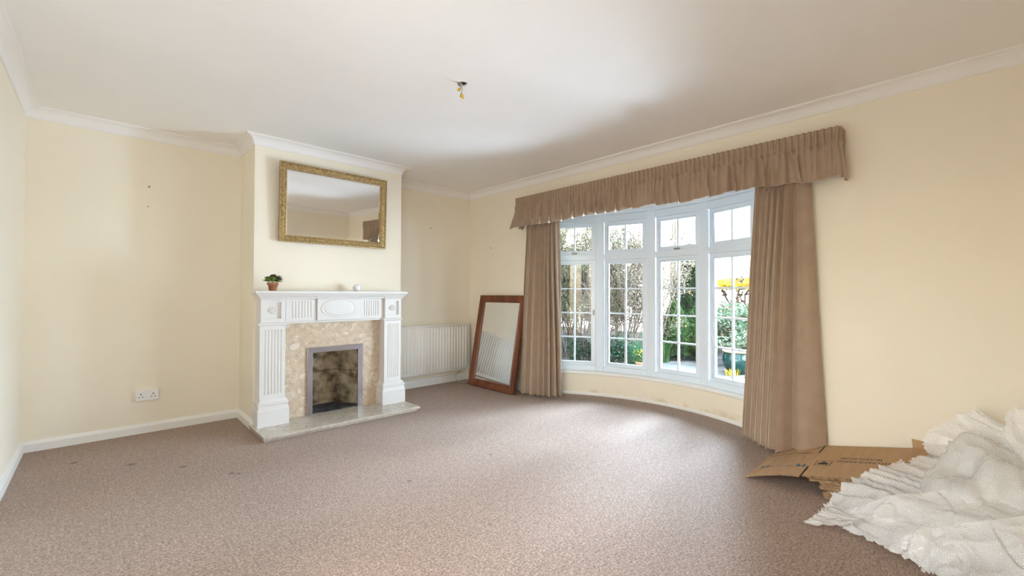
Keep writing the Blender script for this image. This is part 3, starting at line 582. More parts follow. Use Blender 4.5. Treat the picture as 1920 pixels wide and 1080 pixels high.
# ================================================================== CURTAINS AND PELMET
def crom(P, s):
    n = len(P) - 1; f = min(max(s, 0), .999999) * n; i = int(f); t = f - i
    p0, p1, p2, p3 = P[max(i - 1, 0)], P[i], P[i + 1], P[min(i + 2, n)]
    return [.5 * (2 * b + (c - a) * t + (2 * a - 5 * b + 4 * c - d) * t * t + (3 * b - a - 3 * c + d) * t ** 3) for a, b, c, d in zip(p0, p1, p2, p3)]
def curtain(label, top, bot, ztop, zhem, phase, amp, seed):
    NS, NT = 320, 44; G = []; G2 = []
    for j in range(NT + 1):
        t = j / NT; row = []; row2 = []
        for i in range(NS + 1):
            s = i / NS; a, b = crom(top, s), crom(bot, s); te = t ** 1.15
            x, y = a[0] + (b[0] - a[0]) * te, a[1] + (b[1] - a[1]) * te
            d0, d1 = crom(top, s - .01), crom(top, s + .01); e0, e1 = crom(bot, s - .01), crom(bot, s + .01)
            dx = (d1[0] - d0[0]) * (1 - te) + (e1[0] - e0[0]) * te; dy = (d1[1] - d0[1]) * (1 - te) + (e1[1] - e0[1]) * te; L = math.hypot(dx, dy) or 1
            nx, ny = dy / L, -dx / L                                   # towards the room
            ph = phase(s) + .06 * t * math.sin(9 * s + seed); w = math.sin(2 * math.pi * ph); w = math.copysign(abs(w) ** .8, w)
            A = amp(s) * (.55 + .45 * min(1, t * 3)) * (1 + .25 * math.sin(5.1 * ph + seed))
            o = A * w + .004 * noise.noise((s * 9, t * 3, seed)); tg = A * .35 * math.sin(4 * math.pi * ph)
            if t < .05: o = o * .6 + .006 * math.sin(2 * math.pi * ph * 4)
            z = ztop + (zhem(s) - ztop) * t
            row.append(Vector((x + nx * o + dx / L * tg, y + ny * o + dy / L * tg, z))); row2.append(Vector((x + nx * (o - .008) + dx / L * tg, y + ny * (o - .008) + dy / L * tg, z + .012 * t)))
        G.append(row); G2.append(row2)
    c0 = Vector((top[len(top) // 2][0], top[len(top) // 2][1], zhem(.5)))
    root = empty('curtain', c0, label, 'curtain', 'taupe curtains')
    MB().grid(G).build('cloth', FABRIC, root, loc=c0, recalc=False); MB().grid(G2).build('lining', LINING, root, loc=c0, recalc=False)
    rd_ = MB(); 
    return root
curtain('gathered taupe curtain left of the bow window, behind the leaning wooden mirror', [(3.40, 3.325), (3.395, 3.18), (3.395, 3.04), (3.405, 2.915)], [(3.325, 3.335), (3.33, 3.19), (3.39, 3.05), (3.53, 2.965)], 1.93, lambda s: .028,
    lambda s: 7.4 * s + .25 * math.sin(7 * s + 1) + .1, lambda s: .040 + .006 * math.sin(11 * s), 1.3)
def ph_r(s):
    P_ = ((0, 0), (.60, 5.25), (.69, 5.72), (.77, 6.16), (.86, 6.30), (1.0, 6.46))
    for (a, b), (c, d) in zip(P_, P_[1:]):
        if s <= c: return b + (d - b) * (s - a) / (c - a)
    return P_[-1][1]
curtain('taupe curtain right of the bow window, its hem resting on the flattened boxes', [(3.41, 1.055), (3.395, .97), (3.385, .89), (3.385, .80), (3.40, .715)], [(3.56, 1.19), (3.50, 1.10), (3.41, 1.0), (3.355, .90), (3.36, .77), (3.415, .645)], 1.93,
    lambda s: .026 + .10 * max(0, (s - .62) / .38) ** .8, ph_r, lambda s: .036 + .055 * math.exp(-((s - .69) / .07) ** 2), 4.1)
def pelmet():
    rnd = random.Random(21); Y0, Y1, XF = .552, 3.452, 3.312; Lf = Y1 - Y0; R_ = XR - XF; tot = Lf + 2 * R_
    br = [0]; 
    while br[-1] < tot + .3: br.append(br[-1] + (rnd.uniform(.10, .165) if br[-1] < 1.5 else rnd.uniform(.17, .27)))
    def base(u):           # plan path: left return, front, right return
        if u < R_: return (XR - u, Y1, 0, 1)
        if u < R_ + Lf: return (XF, Y1 - (u - R_), -1, 0)
        return (XF + (u - R_ - Lf), Y0, 0, -1)
    def bs(u, w=.02):      # rounded corners
        a, b, c = base(max(0, u - w)), base(u), base(min(tot, u + w)); x, y = (a[0] + 2 * b[0] + c[0]) / 4, (a[1] + 2 * b[1] + c[1]) / 4
        nx, ny = a[2] + b[2] * 2 + c[2], a[3] + b[3] * 2 + c[3]; L = math.hypot(nx, ny); return x, y, nx / L, ny / L
    NU = 1500; rows = []; rows2 = []
    ts = [0, .04, .1, .18, .25, .30, .33, .38, .45, .55, .65, .75, .85, .93, .98, 1.0]
    for t in ts:
        r = []; r2 = []
        for i in range(NU + 1):
            u = tot * i / NU; k = 0
            while br[k + 1] <= u: k += 1
            T = br[k + 1] - br[k]; ph = (u - br[k]) / T
            x, y, nx, ny = bs(u); tx, ty = ny, -nx
            pw = math.sin(2 * math.pi * u / .036 + 2.2 * noise.noise((u * 7, 0, 2))); pencil = .0085 * math.copysign(abs(pw) ** .7, pw)
            f = max(0, (t - .31) / .69); edge = min(1, u / .05, (tot - u) / .03) * (1 if u < R_ + Lf - .06 else .45)
            rr = noise.noise((k * 3.7, 1.1, 0)); b = (.115 + .045 * rr) * f ** .75 * (1.0 if k % 3 else .75)
            sh = (ph - .12) / .88 if ph > .12 else 0.
            saw = (1 - sh) ** .7 * (.86 + .14 * math.cos(2 * math.pi * sh * 2)) if ph > .12 else ph / .12
            ripple = .016 * f ** .6 * math.sin(2 * math.pi * (u / .062 + 2 * noise.noise((u * 3, 0, 5)))) * (1 - .6 * f)
            out = pencil * (1 - min(1, f * 1.3)) + (b * (saw - .45) + ripple + .012 * f) * edge
            gath = .011 * math.exp(-((t - .33) / .04) ** 2) * math.sin(2 * math.pi * u / .047)
            tang = -.55 * T * f * .42 * math.exp(-((ph - .10) / .12) ** 2) * edge
            z = 2.146 - .318 * t + (.026 * noise.noise((u * 2.2, 3, 1)) - .042 * (saw - .5)) * f
            r.append(Vector((x + nx * (out + gath) + tx * tang, y + ny * (out + gath) + ty * tang, z))); r2.append(Vector((x + nx * (out + gath - .007) + tx * tang, y + ny * (out + gath - .007) + ty * tang, z - .001 * t)))
        rows.append(r); rows2.append(r2)
    c0 = Vector((XF, 2.0, 1.83)); root = empty('curtain_pelmet', c0, 'long gathered taupe fabric pelmet across the top of the bow window', 'pelmet')
    # heading and frill overlap by one row
    MB().grid(rows[:7]).build('heading_tape', FABRIC, root, loc=c0, recalc=False); MB().grid(rows[6:]).build('frill', FABRIC, root, loc=c0, recalc=False)
    i0, i1 = int(NU * (R_ + .03) / tot), int(NU * (R_ + Lf - .03) / tot); MB().grid([r[i0:i1] for r in rows2[6:]]).build('lining', LINING, root, loc=c0, recalc=False)
    MB().box((XF + .008, Y0 + .01, 2.120), (XR, Y1 - .01, 2.135)).build('pelmet_board', mat('pine_board', (.55, .42, .27), .7), root, loc=c0)
pelmet()
tr = empty('curtain_track', (3.40, 2.02, 1.93), 'white curtain track hidden behind the taupe pelmet', 'curtain track')
MB().box((3.385, .66, 1.935), (3.415, 3.38, 1.952)).build('rail', PLASTIC, tr, loc=tr.location)
for y in (.8, 2.0, 3.2): MB().box((3.39, y, 1.940), (XR + .001, y + .02, 1.960)).build('bracket', PLASTIC, tr, loc=tr.location)
# ================================================================== FLATTENED BOXES
def zt(x, y):
    a = (x - 2.85) / .59
    if y < .65: return .085 + .02 * a + (.65 - max(y, .2)) * .22
    t = min(1, (y - .65) / .28); return (.085 + .02 * a) * (1 - t ** 1.5)
def sheet(x0, x1, ys, lo, hi, name, parent, loc, xs=None):
    """cardboard sheet following the stack between two height functions, edges in a second material"""
    xs = xs or [x0 + (x1 - x0) * k / 4 for k in range(5)]; nx = len(xs); V = []; 
    for h in (lo, hi): V += [Vector((x, y, h(x, y))) for y in ys for x in xs]
    N = nx * len(ys); F = []; E = []
    for j in range(len(ys) - 1):
        for i in range(nx - 1):
            q = (j * nx + i, j * nx + i + 1, (j + 1) * nx + i + 1, (j + 1) * nx + i); F.append(tuple(k + N for k in q)); F.append(q[::-1])
    for j in range(len(ys) - 1): E += [(j * nx, (j + 1) * nx, (j + 1) * nx + N, j * nx + N), ((j + 1) * nx - 1, (j + 2) * nx - 1, (j + 2) * nx - 1 + N, (j + 1) * nx - 1 + N)]
    j = (len(ys) - 1) * nx
    for i in range(nx - 1): E += [(i, i + 1, i + 1 + N, i + N), (j + i, j + i + 1, j + i + 1 + N, j + i + N)]
    g = MB(); g.add(V, F); g.add(V, E); nF = len(F)
    o = g.build(name, CARD, parent, loc=loc, recalc=False); o.data.materials.append(CARDEDGE)
    for k, p in enumerate(o.data.polygons): p.material_index = 0 if k < nF else 1
    return o
NB = 10; rnd = random.Random(5)
PLACE = ['lying on the carpet, lowest of the stack', 'second from the bottom of the stack', 'third from the bottom of the stack', 'fourth from the bottom of the stack', 'fifth from the bottom of the stack', 'fifth below the printed one', 'fourth below the printed one', 'third below the printed one', 'second below the printed one', 'right under the printed one']
for k in range(NB):
    yl = .545 + .045 * (k / NB) ** 2 + rnd.uniform(-.012, .02) + (.055 if k >= NB - 2 else 0); xf = 2.838 + rnd.uniform(-.008, .012)
    ys = [yl + (-.30 - yl) * j / 8 for j in range(9)]
    lo = lambda x, y, k=k: zt(x, min(y, .64)) * (k + .06) / (NB + .0); hi = lambda x, y, k=k: zt(x, min(y, .64)) * (k + .90) / (NB + .0)
    o = sheet(xf, 3.435, ys, lo, hi, 'flattened_box', None, (xf, yl, lo(xf, yl)))
    tag(o, 'brown flattened cardboard box %s' % PLACE[k], 'cardboard box', 'stack of flattened moving boxes')
tb = empty('flattened_box', (2.85, .65, .086), 'topmost flattened box with black moving box print and a drooping side flap', 'cardboard box', 'stack of flattened moving boxes')
up = lambda o: (lambda x, y: zt(x, y) + o)
ys = [.652 + (-.32 - .652) * j / 14 for j in range(15)]
sheet(2.836, 3.442, ys, up(.001), up(.008), 'main_panel', tb, tb.location)
ysf = [.661 + (.935 - .661) * j / 10 for j in range(11)]
sheet(2.815, 3.42, ysf, up(.001), up(.007), 'side_flap', tb, tb.location)
sheet(3.0, 3.277, [.650, .663], up(.0005), up(.0074), 'crease', tb, tb.location)
PT = .0086
def drape(me):
    for v in me.vertices: v.co.z = zt(v.co.x, v.co.y) + PT
def text(s, x0, y0, size, mt, name='lettering', width=None, bold=0):
    cu = bpy.data.curves.new(name, 'FONT'); cu.body = s; cu.size = size; cu.resolution_u = 3; cu.offset = bold
    ob = bpy.data.objects.new(name, cu); COL.objects.link(ob); dg = bpy.context.evaluated_depsgraph_get(); me = bpy.data.meshes.new_from_object(ob.evaluated_get(dg))
    bpy.data.objects.remove(ob); w = max(v.co.x for v in me.vertices); k = (width / w) if width else 1
    for v in me.vertices: tx, ty = v.co.x * k, v.co.y; v.co = (x0 - ty, y0 + tx, 0)
    drape(me)
    for v in me.vertices: v.co -= tb.location
    me.materials.clear(); me.materials.append(mt); o = bpy.data.objects.new(name, me); COL.objects.link(o); o.parent = tb; return o
text("PLUTO PACKAGING'", 3.135, .262, .046, INK, width=.285, bold=.0006)
text('MOVING BOXES', 3.192, .345, .040, INK, width=.19, bold=.0006)
text('HANDLE WITH CARE', 3.255, .690, .030, INK, width=.225, bold=.0004)
text('THIS WAY UP', 2.985, .722, .026, INKBLUE, width=.12, bold=.0004)
def flat(polys, mt, name):
    g = MB()
    for p in polys:
        g.add([Vector((x, y, zt(x, y) + PT)) for x, y in p], [tuple(range(len(p)))])
    return g.build(name, mt, tb, loc=tb.location)
def frame(x0, x1, y0, y1, w):
    n = 6; o = []
    for a, b in ((x0, x0 + w), (x1 - w, x1)): o += [[(a, y0 + (y1 - y0) * k / n), (b, y0 + (y1 - y0) * k / n), (b, y0 + (y1 - y0) * (k + 1) / n), (a, y0 + (y1 - y0) * (k + 1) / n)] for k in range(n)]
    for a, b in ((y0, y0 + w), (y1 - w, y1)): o.append([(x0, a), (x1, a), (x1, b), (x0, b)])
    return o
flat(frame(3.085, 3.190, .712, .864, .0035), INKGREY, 'printed_outline')
flat(frame(3.025, 3.120, .560, .636, .004), INK, 'printed_outline')
# fragile glass mark: bowl, stem, foot, upside down to the camera
gx, gy = 3.04, .598
flat([[(gx + .004, gy - .024), (gx + .004, gy + .024), (gx + .030, gy + .024), (gx + .042, gy + .010), (gx + .042, gy - .010), (gx + .030, gy - .024)], [(gx + .042, gy - .004), (gx + .042, gy + .004), (gx + .062, gy + .004), (gx + .062, gy - .004)], [(gx + .062, gy - .016), (gx + .062, gy + .016), (gx + .068, gy + .016), (gx + .068, gy - .016)]], INK, 'fragile_mark')
for ya_ in (.678, .706, .868, .896):
    xa_ = 3.0; flat([[(xa_ - .034, ya_), (xa_ - .008, ya_ - .013), (xa_ - .008, ya_ + .013)], [(xa_ - .010, ya_ - .006), (xa_ + .022, ya_ - .006), (xa_ + .022, ya_ + .006), (xa_ - .010, ya_ + .006)]], INKBLUE, 'arrow_mark')
fb2 = MB(); fb2.add([(3.436, .236, .19), (3.436, .02, .19), (3.448, .02, .24), (3.448, .243, .254), (3.443, .236, .19), (3.443, .02, .19), (3.454, .02, .24), (3.454, .243, .254)], [(0, 1, 2, 3), (4, 7, 6, 5), (0, 4, 5, 1), (3, 2, 6, 7), (0, 3, 7, 4), (1, 5, 6, 2)])
tag(fb2.build('cardboard_piece', CARD, loc=(3.44, .12, .19)), 'small brown cardboard piece upright against the wall behind the bubble wrap', 'cardboard')
# ================================================================== BUBBLE WRAP
def wrap(rows, label, seed, folds, fa, name='bubble_wrap_sheet', nu=110, nv=70, jag=.02, crumple=.012):
    G = []; n = len(rows)
    def surf(s, t):
        pts = [crom(r, s) for r in rows]; return Vector(crom(pts, t))
    for j in range(nv + 1):
        t0 = j / nv; row = []
        for i in range(nu + 1):
            s = i / nu; e = (1 - t0) ** 6
            t = t0 - 0 + e * 0; p = surf(s, t0); du = surf(min(1, s + .01), t0) - surf(max(0, s - .01), t0); dv = surf(s, min(1, t0 + .01)) - surf(s, max(0, t0 - .01)); nn = du.cross(dv)
            nn = nn.normalized() if nn.length > 1e-9 else Vector((0, 0, 1))
            if nn.z < 0: nn = -nn
            q = s * folds + 1.2 * noise.noise((s * 3, t0 * 1.5, seed)) + .4 * t0
            f = abs((q % 1) - .5) * 2; f = (1 - f) ** 1.5 if int(q) % 2 else f ** 1.5
            amp_ = fa * (.45 + .9 * (1 - t0))
            o = amp_ * (f - .4) + crumple * (1 - 2.4 * abs(noise.noise((p * 7) + Vector((seed, 0, 0))))) + crumple * .35 * (1 - 2.4 * abs(noise.noise((p * 19) + Vector((0, seed, 0)))))
            if e > .01 and dv.length > 0:      # torn outer edge
                p = p - dv.normalized() * e * jag * (noise.noise((s * 26, seed, 0)) + .7 * noise.noise((s * 70, seed, 3)))
            p = p + nn * o
            p.z = max(p.z, .004 + .004 * (1 + noise.noise(p * 20))); p.y = max(p.y, YN + .006); p.x = min(p.x, XR - .012)
            row.append(p)
        G.append(row)
    c = G[nv // 2][nu // 2]
    o = MB().grid(G).build(name, WRAP, loc=(c.x, c.y, min(p.z for r in G for p in r)), recalc=False)
    return tag(o, label, 'bubble wrap', 'bubble wrap sheets heaped in the corner')
WA = [[(3.200, 0.158, 0.210), (3.200, 0.176, 0.330), (3.220, 0.062, 0.463), (3.250, -0.018, 0.509)], [(3.100, 0.042, 0.232), (3.130, 0.024, 0.322), (3.200, -0.050, 0.411), (3.220, -0.107, 0.451)], [(2.980, -0.172, 0.270), (3.050, -0.177, 0.347), (3.150, -0.196, 0.400), (3.200, -0.210, 0.441)]]
WB = [[(3.080, -0.108, 0.327), (3.120, -0.107, 0.452), (3.150, -0.135, 0.556), (3.150, -0.231, 0.530)], [(3.000, -0.145, 0.291), (3.050, -0.152, 0.388), (3.100, -0.180, 0.456), (3.100, -0.257, 0.463)], [(2.900, -0.217, 0.252), (2.950, -0.222, 0.329), (3.000, -0.234, 0.410), (3.050, -0.296, 0.415)]]
WC = [[(3.150, 0.120, 0.251), (3.030, 0.254, 0.228), (2.900, 0.346, 0.187), (2.780, 0.433, 0.137), (2.680, 0.518, 0.019)], [(3.000, -0.045, 0.286), (2.880, 0.057, 0.239), (2.760, 0.141, 0.187), (2.620, 0.221, 0.133), (2.520, 0.321, 0.059)], [(2.900, -0.211, 0.295), (2.750, -0.144, 0.232), (2.620, -0.081, 0.179), (2.500, -0.008, 0.142), (2.420, 0.094, 0.099)]]
WE = [[(2.520, 0.448, 0.008), (2.470, 0.287, 0.010), (2.360, 0.104, 0.030), (2.420, -0.014, 0.115), (2.500, -0.155, 0.183)], [(2.550, 0.402, 0.022), (2.500, 0.246, 0.095), (2.470, 0.103, 0.151), (2.520, -0.037, 0.198), (2.600, -0.188, 0.227)], [(2.620, 0.444, 0.039), (2.620, 0.275, 0.162), (2.660, 0.119, 0.226), (2.720, -0.040, 0.261), (2.800, -0.203, 0.290)]]
WF = [[(2.360, 0.130, 0.006), (2.290, 0.021, 0.047), (2.290, -0.082, 0.088), (2.320, -0.211, 0.146)], [(2.420, 0.156, 0.041), (2.400, 0.035, 0.112), (2.400, -0.061, 0.163), (2.420, -0.198, 0.232)], [(2.470, 0.192, 0.094), (2.480, 0.065, 0.173), (2.500, -0.050, 0.231), (2.550, -0.185, 0.293)]]
WD = [[(2.440, 0.558, 0.005), (2.530, 0.523, 0.030), (2.640, 0.488, 0.060)], [(2.460, 0.499, 0.006), (2.540, 0.470, 0.032), (2.620, 0.434, 0.052)], [(2.500, 0.394, 0.038), (2.540, 0.371, 0.049), (2.600, 0.340, 0.064)]]
wrap(WA, 'upper back sheet of bubble wrap standing up against the wall', 1.0, 4, .014)
wrap(WB, 'bubble wrap sheet sticking up highest at the right edge of the heap', 2.0, 3, .014)
wrap(WC, 'torn edged bubble wrap sheet spread over the flattened boxes', 3.0, 7, .020, jag=.03)
wrap(WE, 'front bubble wrap sheet draping down onto the carpet', 4.0, 5, .014)
wrap(WF, 'lowest bubble wrap sheet nearest the camera, bunched on the carpet', 5.0, 4, .014)
wrap(WD, 'pointed tip of bubble wrap reaching furthest left across the carpet', 6.0, 2, .012, nu=60, nv=50, jag=.012, crumple=.006)
# the crumpled mass inside the heap
G = []
for j in range(41):
    th_ = math.pi / 2 * j / 40; row = []
    for i in range(96):
        a = 2 * math.pi * i / 96; d = Vector((math.cos(a) * math.cos(th_), math.sin(a) * math.cos(th_), math.sin(th_)))
        r = 1 + .22 * noise.noise(d * 2.2 + Vector((4, 0, 0))) + .16 * (.4 - abs(noise.noise(d * 4.3))) + .05 * (.4 - abs(noise.noise(d * 11)))
        p = Vector((2.93 + .46 * d.x * r, -.09 + .28 * d.y * r, .01 + .36 * d.z * r * (1 + .25 * d.x))); p.y = max(p.y, YN + .01); p.x = min(p.x, XR - .02); row.append(p)
    G.append(row)
tag(MB().grid(G, closed_u=True).build('bubble_wrap_sheet', WRAP, loc=(2.93, -.09, .01), recalc=False), 'crumpled bubble wrap bundle in the middle of the heap', 'bubble wrap', 'bubble wrap sheets heaped in the corner')
# ================================================================== FRONT GARDEN
GZ = -.10
def fast(name, V, F, mt, parent=None, smooth=False):
    V = np.asarray(V, dtype=np.float32); F = np.asarray(F, dtype=np.int32); me = bpy.data.meshes.new(name); k = F.shape[1]
    if parent is not None: V = V - np.array(WORLD(parent), dtype=np.float32)
    me.vertices.add(len(V)); me.vertices.foreach_set('co', V.ravel()); me.loops.add(F.size); me.loops.foreach_set('vertex_index', F.ravel())
    me.polygons.add(len(F)); me.polygons.foreach_set('loop_start', np.arange(0, F.size, k, dtype=np.int32)); me.polygons.foreach_set('loop_total', np.full(len(F), k, dtype=np.int32))
    me.update(calc_edges=True); me.validate(); me.materials.append(mt); o = bpy.data.objects.new(name, me); COL.objects.link(o)
    if parent is not None: o.parent = parent
    return o
def leaf_cloud(P, L, W, rng, up=0.0, D=None):
    """two-triangle folded leaves at points P"""
    n = len(P); d = rng.normal(size=(n, 3)) if D is None else D + .5 * rng.normal(size=(n, 3)); d[:, 2] += up; d /= np.linalg.norm(d, axis=1)[:, None]
    r = rng.normal(size=(n, 3)); s = np.cross(d, r); s /= np.linalg.norm(s, axis=1)[:, None]; nn = np.cross(d, s)
    l = (L * rng.uniform(.6, 1.3, n))[:, None]; w = (W * rng.uniform(.7, 1.2, n))[:, None]
    V = np.stack([P, P + d * l * .5 + s * w + nn * w * .3, P + d * l, P + d * l * .5 - s * w + nn * w * .3], 1).reshape(-1, 3)
    b = np.arange(n)[:, None] * 4; return V, np.concatenate([b + [0, 1, 2, 3]], 0)
def branches(starts, rng, levels, seg=5, wander=.18, split=(2, 3), shrink=.30, sides=4, uplift=.15):
    V = []; F = []; tips = []
    def go(p, d, L, r, lv):
        pts = [p]; 
        for k in range(seg):
            d = d + rng.normal(size=3) * wander; d[2] += uplift * .3; d = d / np.linalg.norm(d); p = p + d * L / seg; pts.append(p)
            if lv <= 1: tips.append(p)
        o = len(V)
        for k, q in enumerate(pts):
            rr = r * (1 - .6 * k / seg); a = np.cross(d, [.3, .5, .81]); a /= np.linalg.norm(a); b = np.cross(d, a)
            for s in range(sides): V.append(q + rr * (a * math.cos(2 * math.pi * s / sides) + b * math.sin(2 * math.pi * s / sides)))
        for k in range(seg):
            for s in range(sides): F.append((o + k * sides + s, o + k * sides + (s + 1) % sides, o + (k + 1) * sides + (s + 1) % sides, o + (k + 1) * sides + s))
        if lv > 0:
            for q in pts[2:]:
                for c in range(rng.integers(*split)):
                    nd = d + rng.normal(size=3) * .75; nd[2] += uplift; nd /= np.linalg.norm(nd); go(q, nd, L * shrink * rng.uniform(.7, 1.1), r * .5, lv - 1)
    for p, d, L, r in starts: go(np.array(p, float), np.array(d, float), L, r, levels)
    return V, F, tips
BARK = noisy('twig_bark', [(.3, (.055, .036, .025)), (.7, (.13, .090, .065))], 20, .9, 0)
OLIVE = leafmat('hedge_leaf', (.022, .027, .009), (.060, .064, .022), (.135, .12, .045), 6)
OLIVE2 = leafmat('hedge_leaf_brown', (.040, .030, .020), (.085, .066, .040), (.15, .12, .07), 6)
CONI = leafmat('conifer_green', (.012, .036, .014), (.036, .080, .030), (.085, .135, .05), 5)
CONI2 = leafmat('conifer_mid_green', (.018, .048, .013), (.05, .10, .03), (.11, .165, .055), 5)
PALE = leafmat('pale_leaf', (.022, .045, .020), (.06, .095, .05), (.14, .17, .11), 10)
YEL = leafmat('golden_leaf', (.30, .20, .015), (.55, .40, .03), (.72, .55, .08), 8)
ORG = leafmat('copper_leaf', (.20, .08, .03), (.38, .18, .08), (.55, .34, .18), 8)
STRAP = leafmat('strap_leaf', (.012, .05, .026), (.026, .09, .046), (.06, .15, .066), 6)
DKGRN = leafmat('dark_leaf', (.007, .024, .014), (.018, .05, .027), (.045, .09, .042), 7)
def shrub(name, x, y, w, hgt, nst, lv, leaf, nl, lw, label, seed, group=None, lsz=.045, lean=.18, shr=.30, cat='shrub', tipsel=None, r0=.014, up=.25, z0=GZ):
    rng = np.random.default_rng(seed); root = empty(name, (x, y, z0), label, cat, group)
    st = []
    for k in range(nst):
        a = rng.uniform(0, 2 * math.pi); q = rng.uniform(0, w); st.append(((x + q * .55 * math.cos(a), y + q * .9 * math.sin(a), z0), (lean * math.cos(a), lean * math.sin(a), 1), hgt * rng.uniform(.70, .92), r0 * rng.uniform(.7, 1.5)))
    V, F, T = branches(st, rng, lv, uplift=up, shrink=shr)
    fast('stems', V, F, BARK, root)
    T = np.array(T)
    if nl:
        idx = rng.integers(0, len(T), nl); P = T[idx] + rng.normal(size=(nl, 3)) * .035
        V, F = leaf_cloud(P, lsz, lw, rng, .3); tag(fast('foliage', V, F, leaf, root), kind='stuff')
    return root
HG = 'overgrown hedge shrubs outside the bow window'
for k, (x, y, w, h, lf, nl, lab) in enumerate([
    (6.3, 5.75, .35, 2.15, OLIVE, 15000, 'brown green hedge shrub behind the left curtain edge'),
    (6.3, 5.15, .36, 2.15, OLIVE, 15000, 'leafy hedge shrub in the left half of the leftmost window light'),
    (6.2, 4.65, .34, 2.18, OLIVE, 15000, 'twiggy hedge shrub behind the first mullion from the left'),
    (6.3, 4.18, .34, 2.10, OLIVE2, 15000, 'brown twiggy hedge shrub in the second window light'),
    (6.5, 4.02, .24, 1.98, OLIVE2, 12000, 'lower brown hedge shrub right in the second window light')]):
    shrub('hedge_shrub', x, y, w, h * 1.06, 20, 2, lf, nl, .010, lab, 40 + k, HG, r0=.011, lsz=.032, lean=.12)
shrub('bare_shrub', 7.3, 3.80, .10, 2.2, 5, 2, ORG, 110, .016, 'nearly bare twiggy shrub with copper leaves in the third window light', 60, lsz=.04, r0=.011, lean=.03, shr=.17)
def conifer(name, x, y, R, h, mt, n, label, seed, power=1.0, z0=GZ, cat='conifer'):
    rng = np.random.default_rng(seed); root = empty(name, (x, y, z0), label, cat)
    def rad(t): return R * (1 - t ** power) * (.85 + .15 * math.sin(7 * t + seed)) * (1 if t > .08 else .6 + 5 * t)
    G = []
    for j in range(14):
        t = j / 13; row = []
        for i in range(20):
            a = 2 * math.pi * i / 20; r = max(.004, rad(t) * .80 * (1 + .18 * noise.noise((math.cos(a) * 1.5 + x, math.sin(a) * 1.5, t * 5)))); row.append(Vector((x + r * math.cos(a), y + r * math.sin(a), z0 + .05 + t * (h - .1))))
        G.append(row)
    MB().grid(G, closed_u=True).build('inner_foliage', mt, root, loc=root.location, recalc=False)
    t = 1 - np.sqrt(rng.uniform(0, 1, n)) if power <= 1.2 else rng.uniform(0, 1, n); a = rng.uniform(0, 2 * np.pi, n)
    r = np.array([rad(q) for q in t]) * (1 + .16 * np.array([noise.noise((math.cos(b) * 2.5 + x, math.sin(b) * 2.5 + seed, q * 9)) for b, q in zip(a, t)])) * rng.uniform(.80, 1.06, n)
    P = np.stack([x + r * np.cos(a), y + r * np.sin(a), z0 + .04 + t * h], 1); D = np.stack([np.cos(a), np.sin(a), .7 + 0 * a], 1)
    V, F = leaf_cloud(P, .075, .013, rng, .1, D); tag(fast('foliage', V, F, mt, root), kind='stuff')
    MB().tube([(x, y, z0), (x, y, z0 + h * .5)], .03, 8).build('trunk', BARK, root, loc=root.location)
conifer('conifer', 8.6, 3.90, .52, 2.12, CONI, 13000, 'tall dark green conifer seen behind the third mullion', 3, 1.5)
conifer('round_conifer', 7.6, 3.72, .30, .98, CONI2, 6000, 'low rounded green conifer at the left of the third window light', 4, 2.6)
conifer('round_conifer', 7.9, 3.38, .34, 1.0, CONI2, 6000, 'rounded green conifer in the right half of the third window light', 5, 2.4)
# golden topped little tree
gt = empty('golden_tree', (10.2, 3.55, GZ), 'small tree with a clipped golden yellow top in the right window light', 'tree')
rng = np.random.default_rng(8); V, F, T = branches([((10.2, 3.65, GZ), (0, .1, 1), 1.25, .05), ((10.25, 3.35, GZ), (0, -.12, 1), 1.2, .045), ((10.15, 3.15, GZ), (0, .15, 1), 1.2, .04)], rng, 2, uplift=.2); fast('trunk', V, F, BARK, gt)
T = np.array(T); P = T[rng.integers(0, len(T), 500)]; V, F = leaf_cloud(P, .06, .02, rng); tag(fast('foliage', V, F, OLIVE2, gt), kind='stuff')
n = 7000; a = rng.uniform(0, 2 * np.pi, n); ph = np.arccos(rng.uniform(-.4, 1, n)); q = rng.uniform(.75, 1.05, n)
P = np.stack([10.2 + .55 * q * np.sin(ph) * np.cos(a), 3.5 + .75 * q * np.sin(ph) * np.sin(a), 1.27 + .15 * q * np.cos(ph)], 1); V, F = leaf_cloud(P, .05, .018, rng, .3); tag(fast('crown', V, F, YEL, gt), kind='stuff')
# pale leaved bush and teal pot
shrub('pale_bush', 7.75, 2.62, .26, 1.02, 16, 2, PALE, 2000, .022, 'bush with pale grey green leaves behind the teal pot', 71, lsz=.085, lean=.16, up=.1, r0=.008)
tp_ = empty('garden_pot', (7.0, 2.43, GZ), 'large round glazed teal garden pot on the paving', 'garden pot')
TEAL = noisy('teal_glaze', [(.3, (.002, .020, .019)), (.7, (.004, .040, .036))], 6, .15, 0)
prof = [(0, 0), (.12, 0), (.14, .02), (.185, .10), (.205, .18), (.20, .25), (.178, .30), (.182, .315), (.205, .325), (.207, .34), (.195, .345), (.175, .335), (.165, .29), (0, .28)]
MB().lathe([(r * 1.02, z) for r, z in prof[:8]], 32, c=tp_.location).build('pot', TEAL, tp_, loc=tp_.location)
MB().lathe([(r * 1.02, z) for r, z in prof[7:]], 32, c=tp_.location).build('pot_rim', noisy('tan_rim', [(.3, (.24, .16, .09)), (.7, (.42, .32, .2))], 12, .4, 0), tp_, loc=tp_.location)
rng = np.random.default_rng(9); V, F, T = branches([((7.0 + .1 * math.cos(k), 2.43 + .1 * math.sin(k), GZ + .26), (.35 * math.cos(k), .35 * math.sin(k), 1), .34, .006) for k in range(7)], rng, 1, wander=.3)
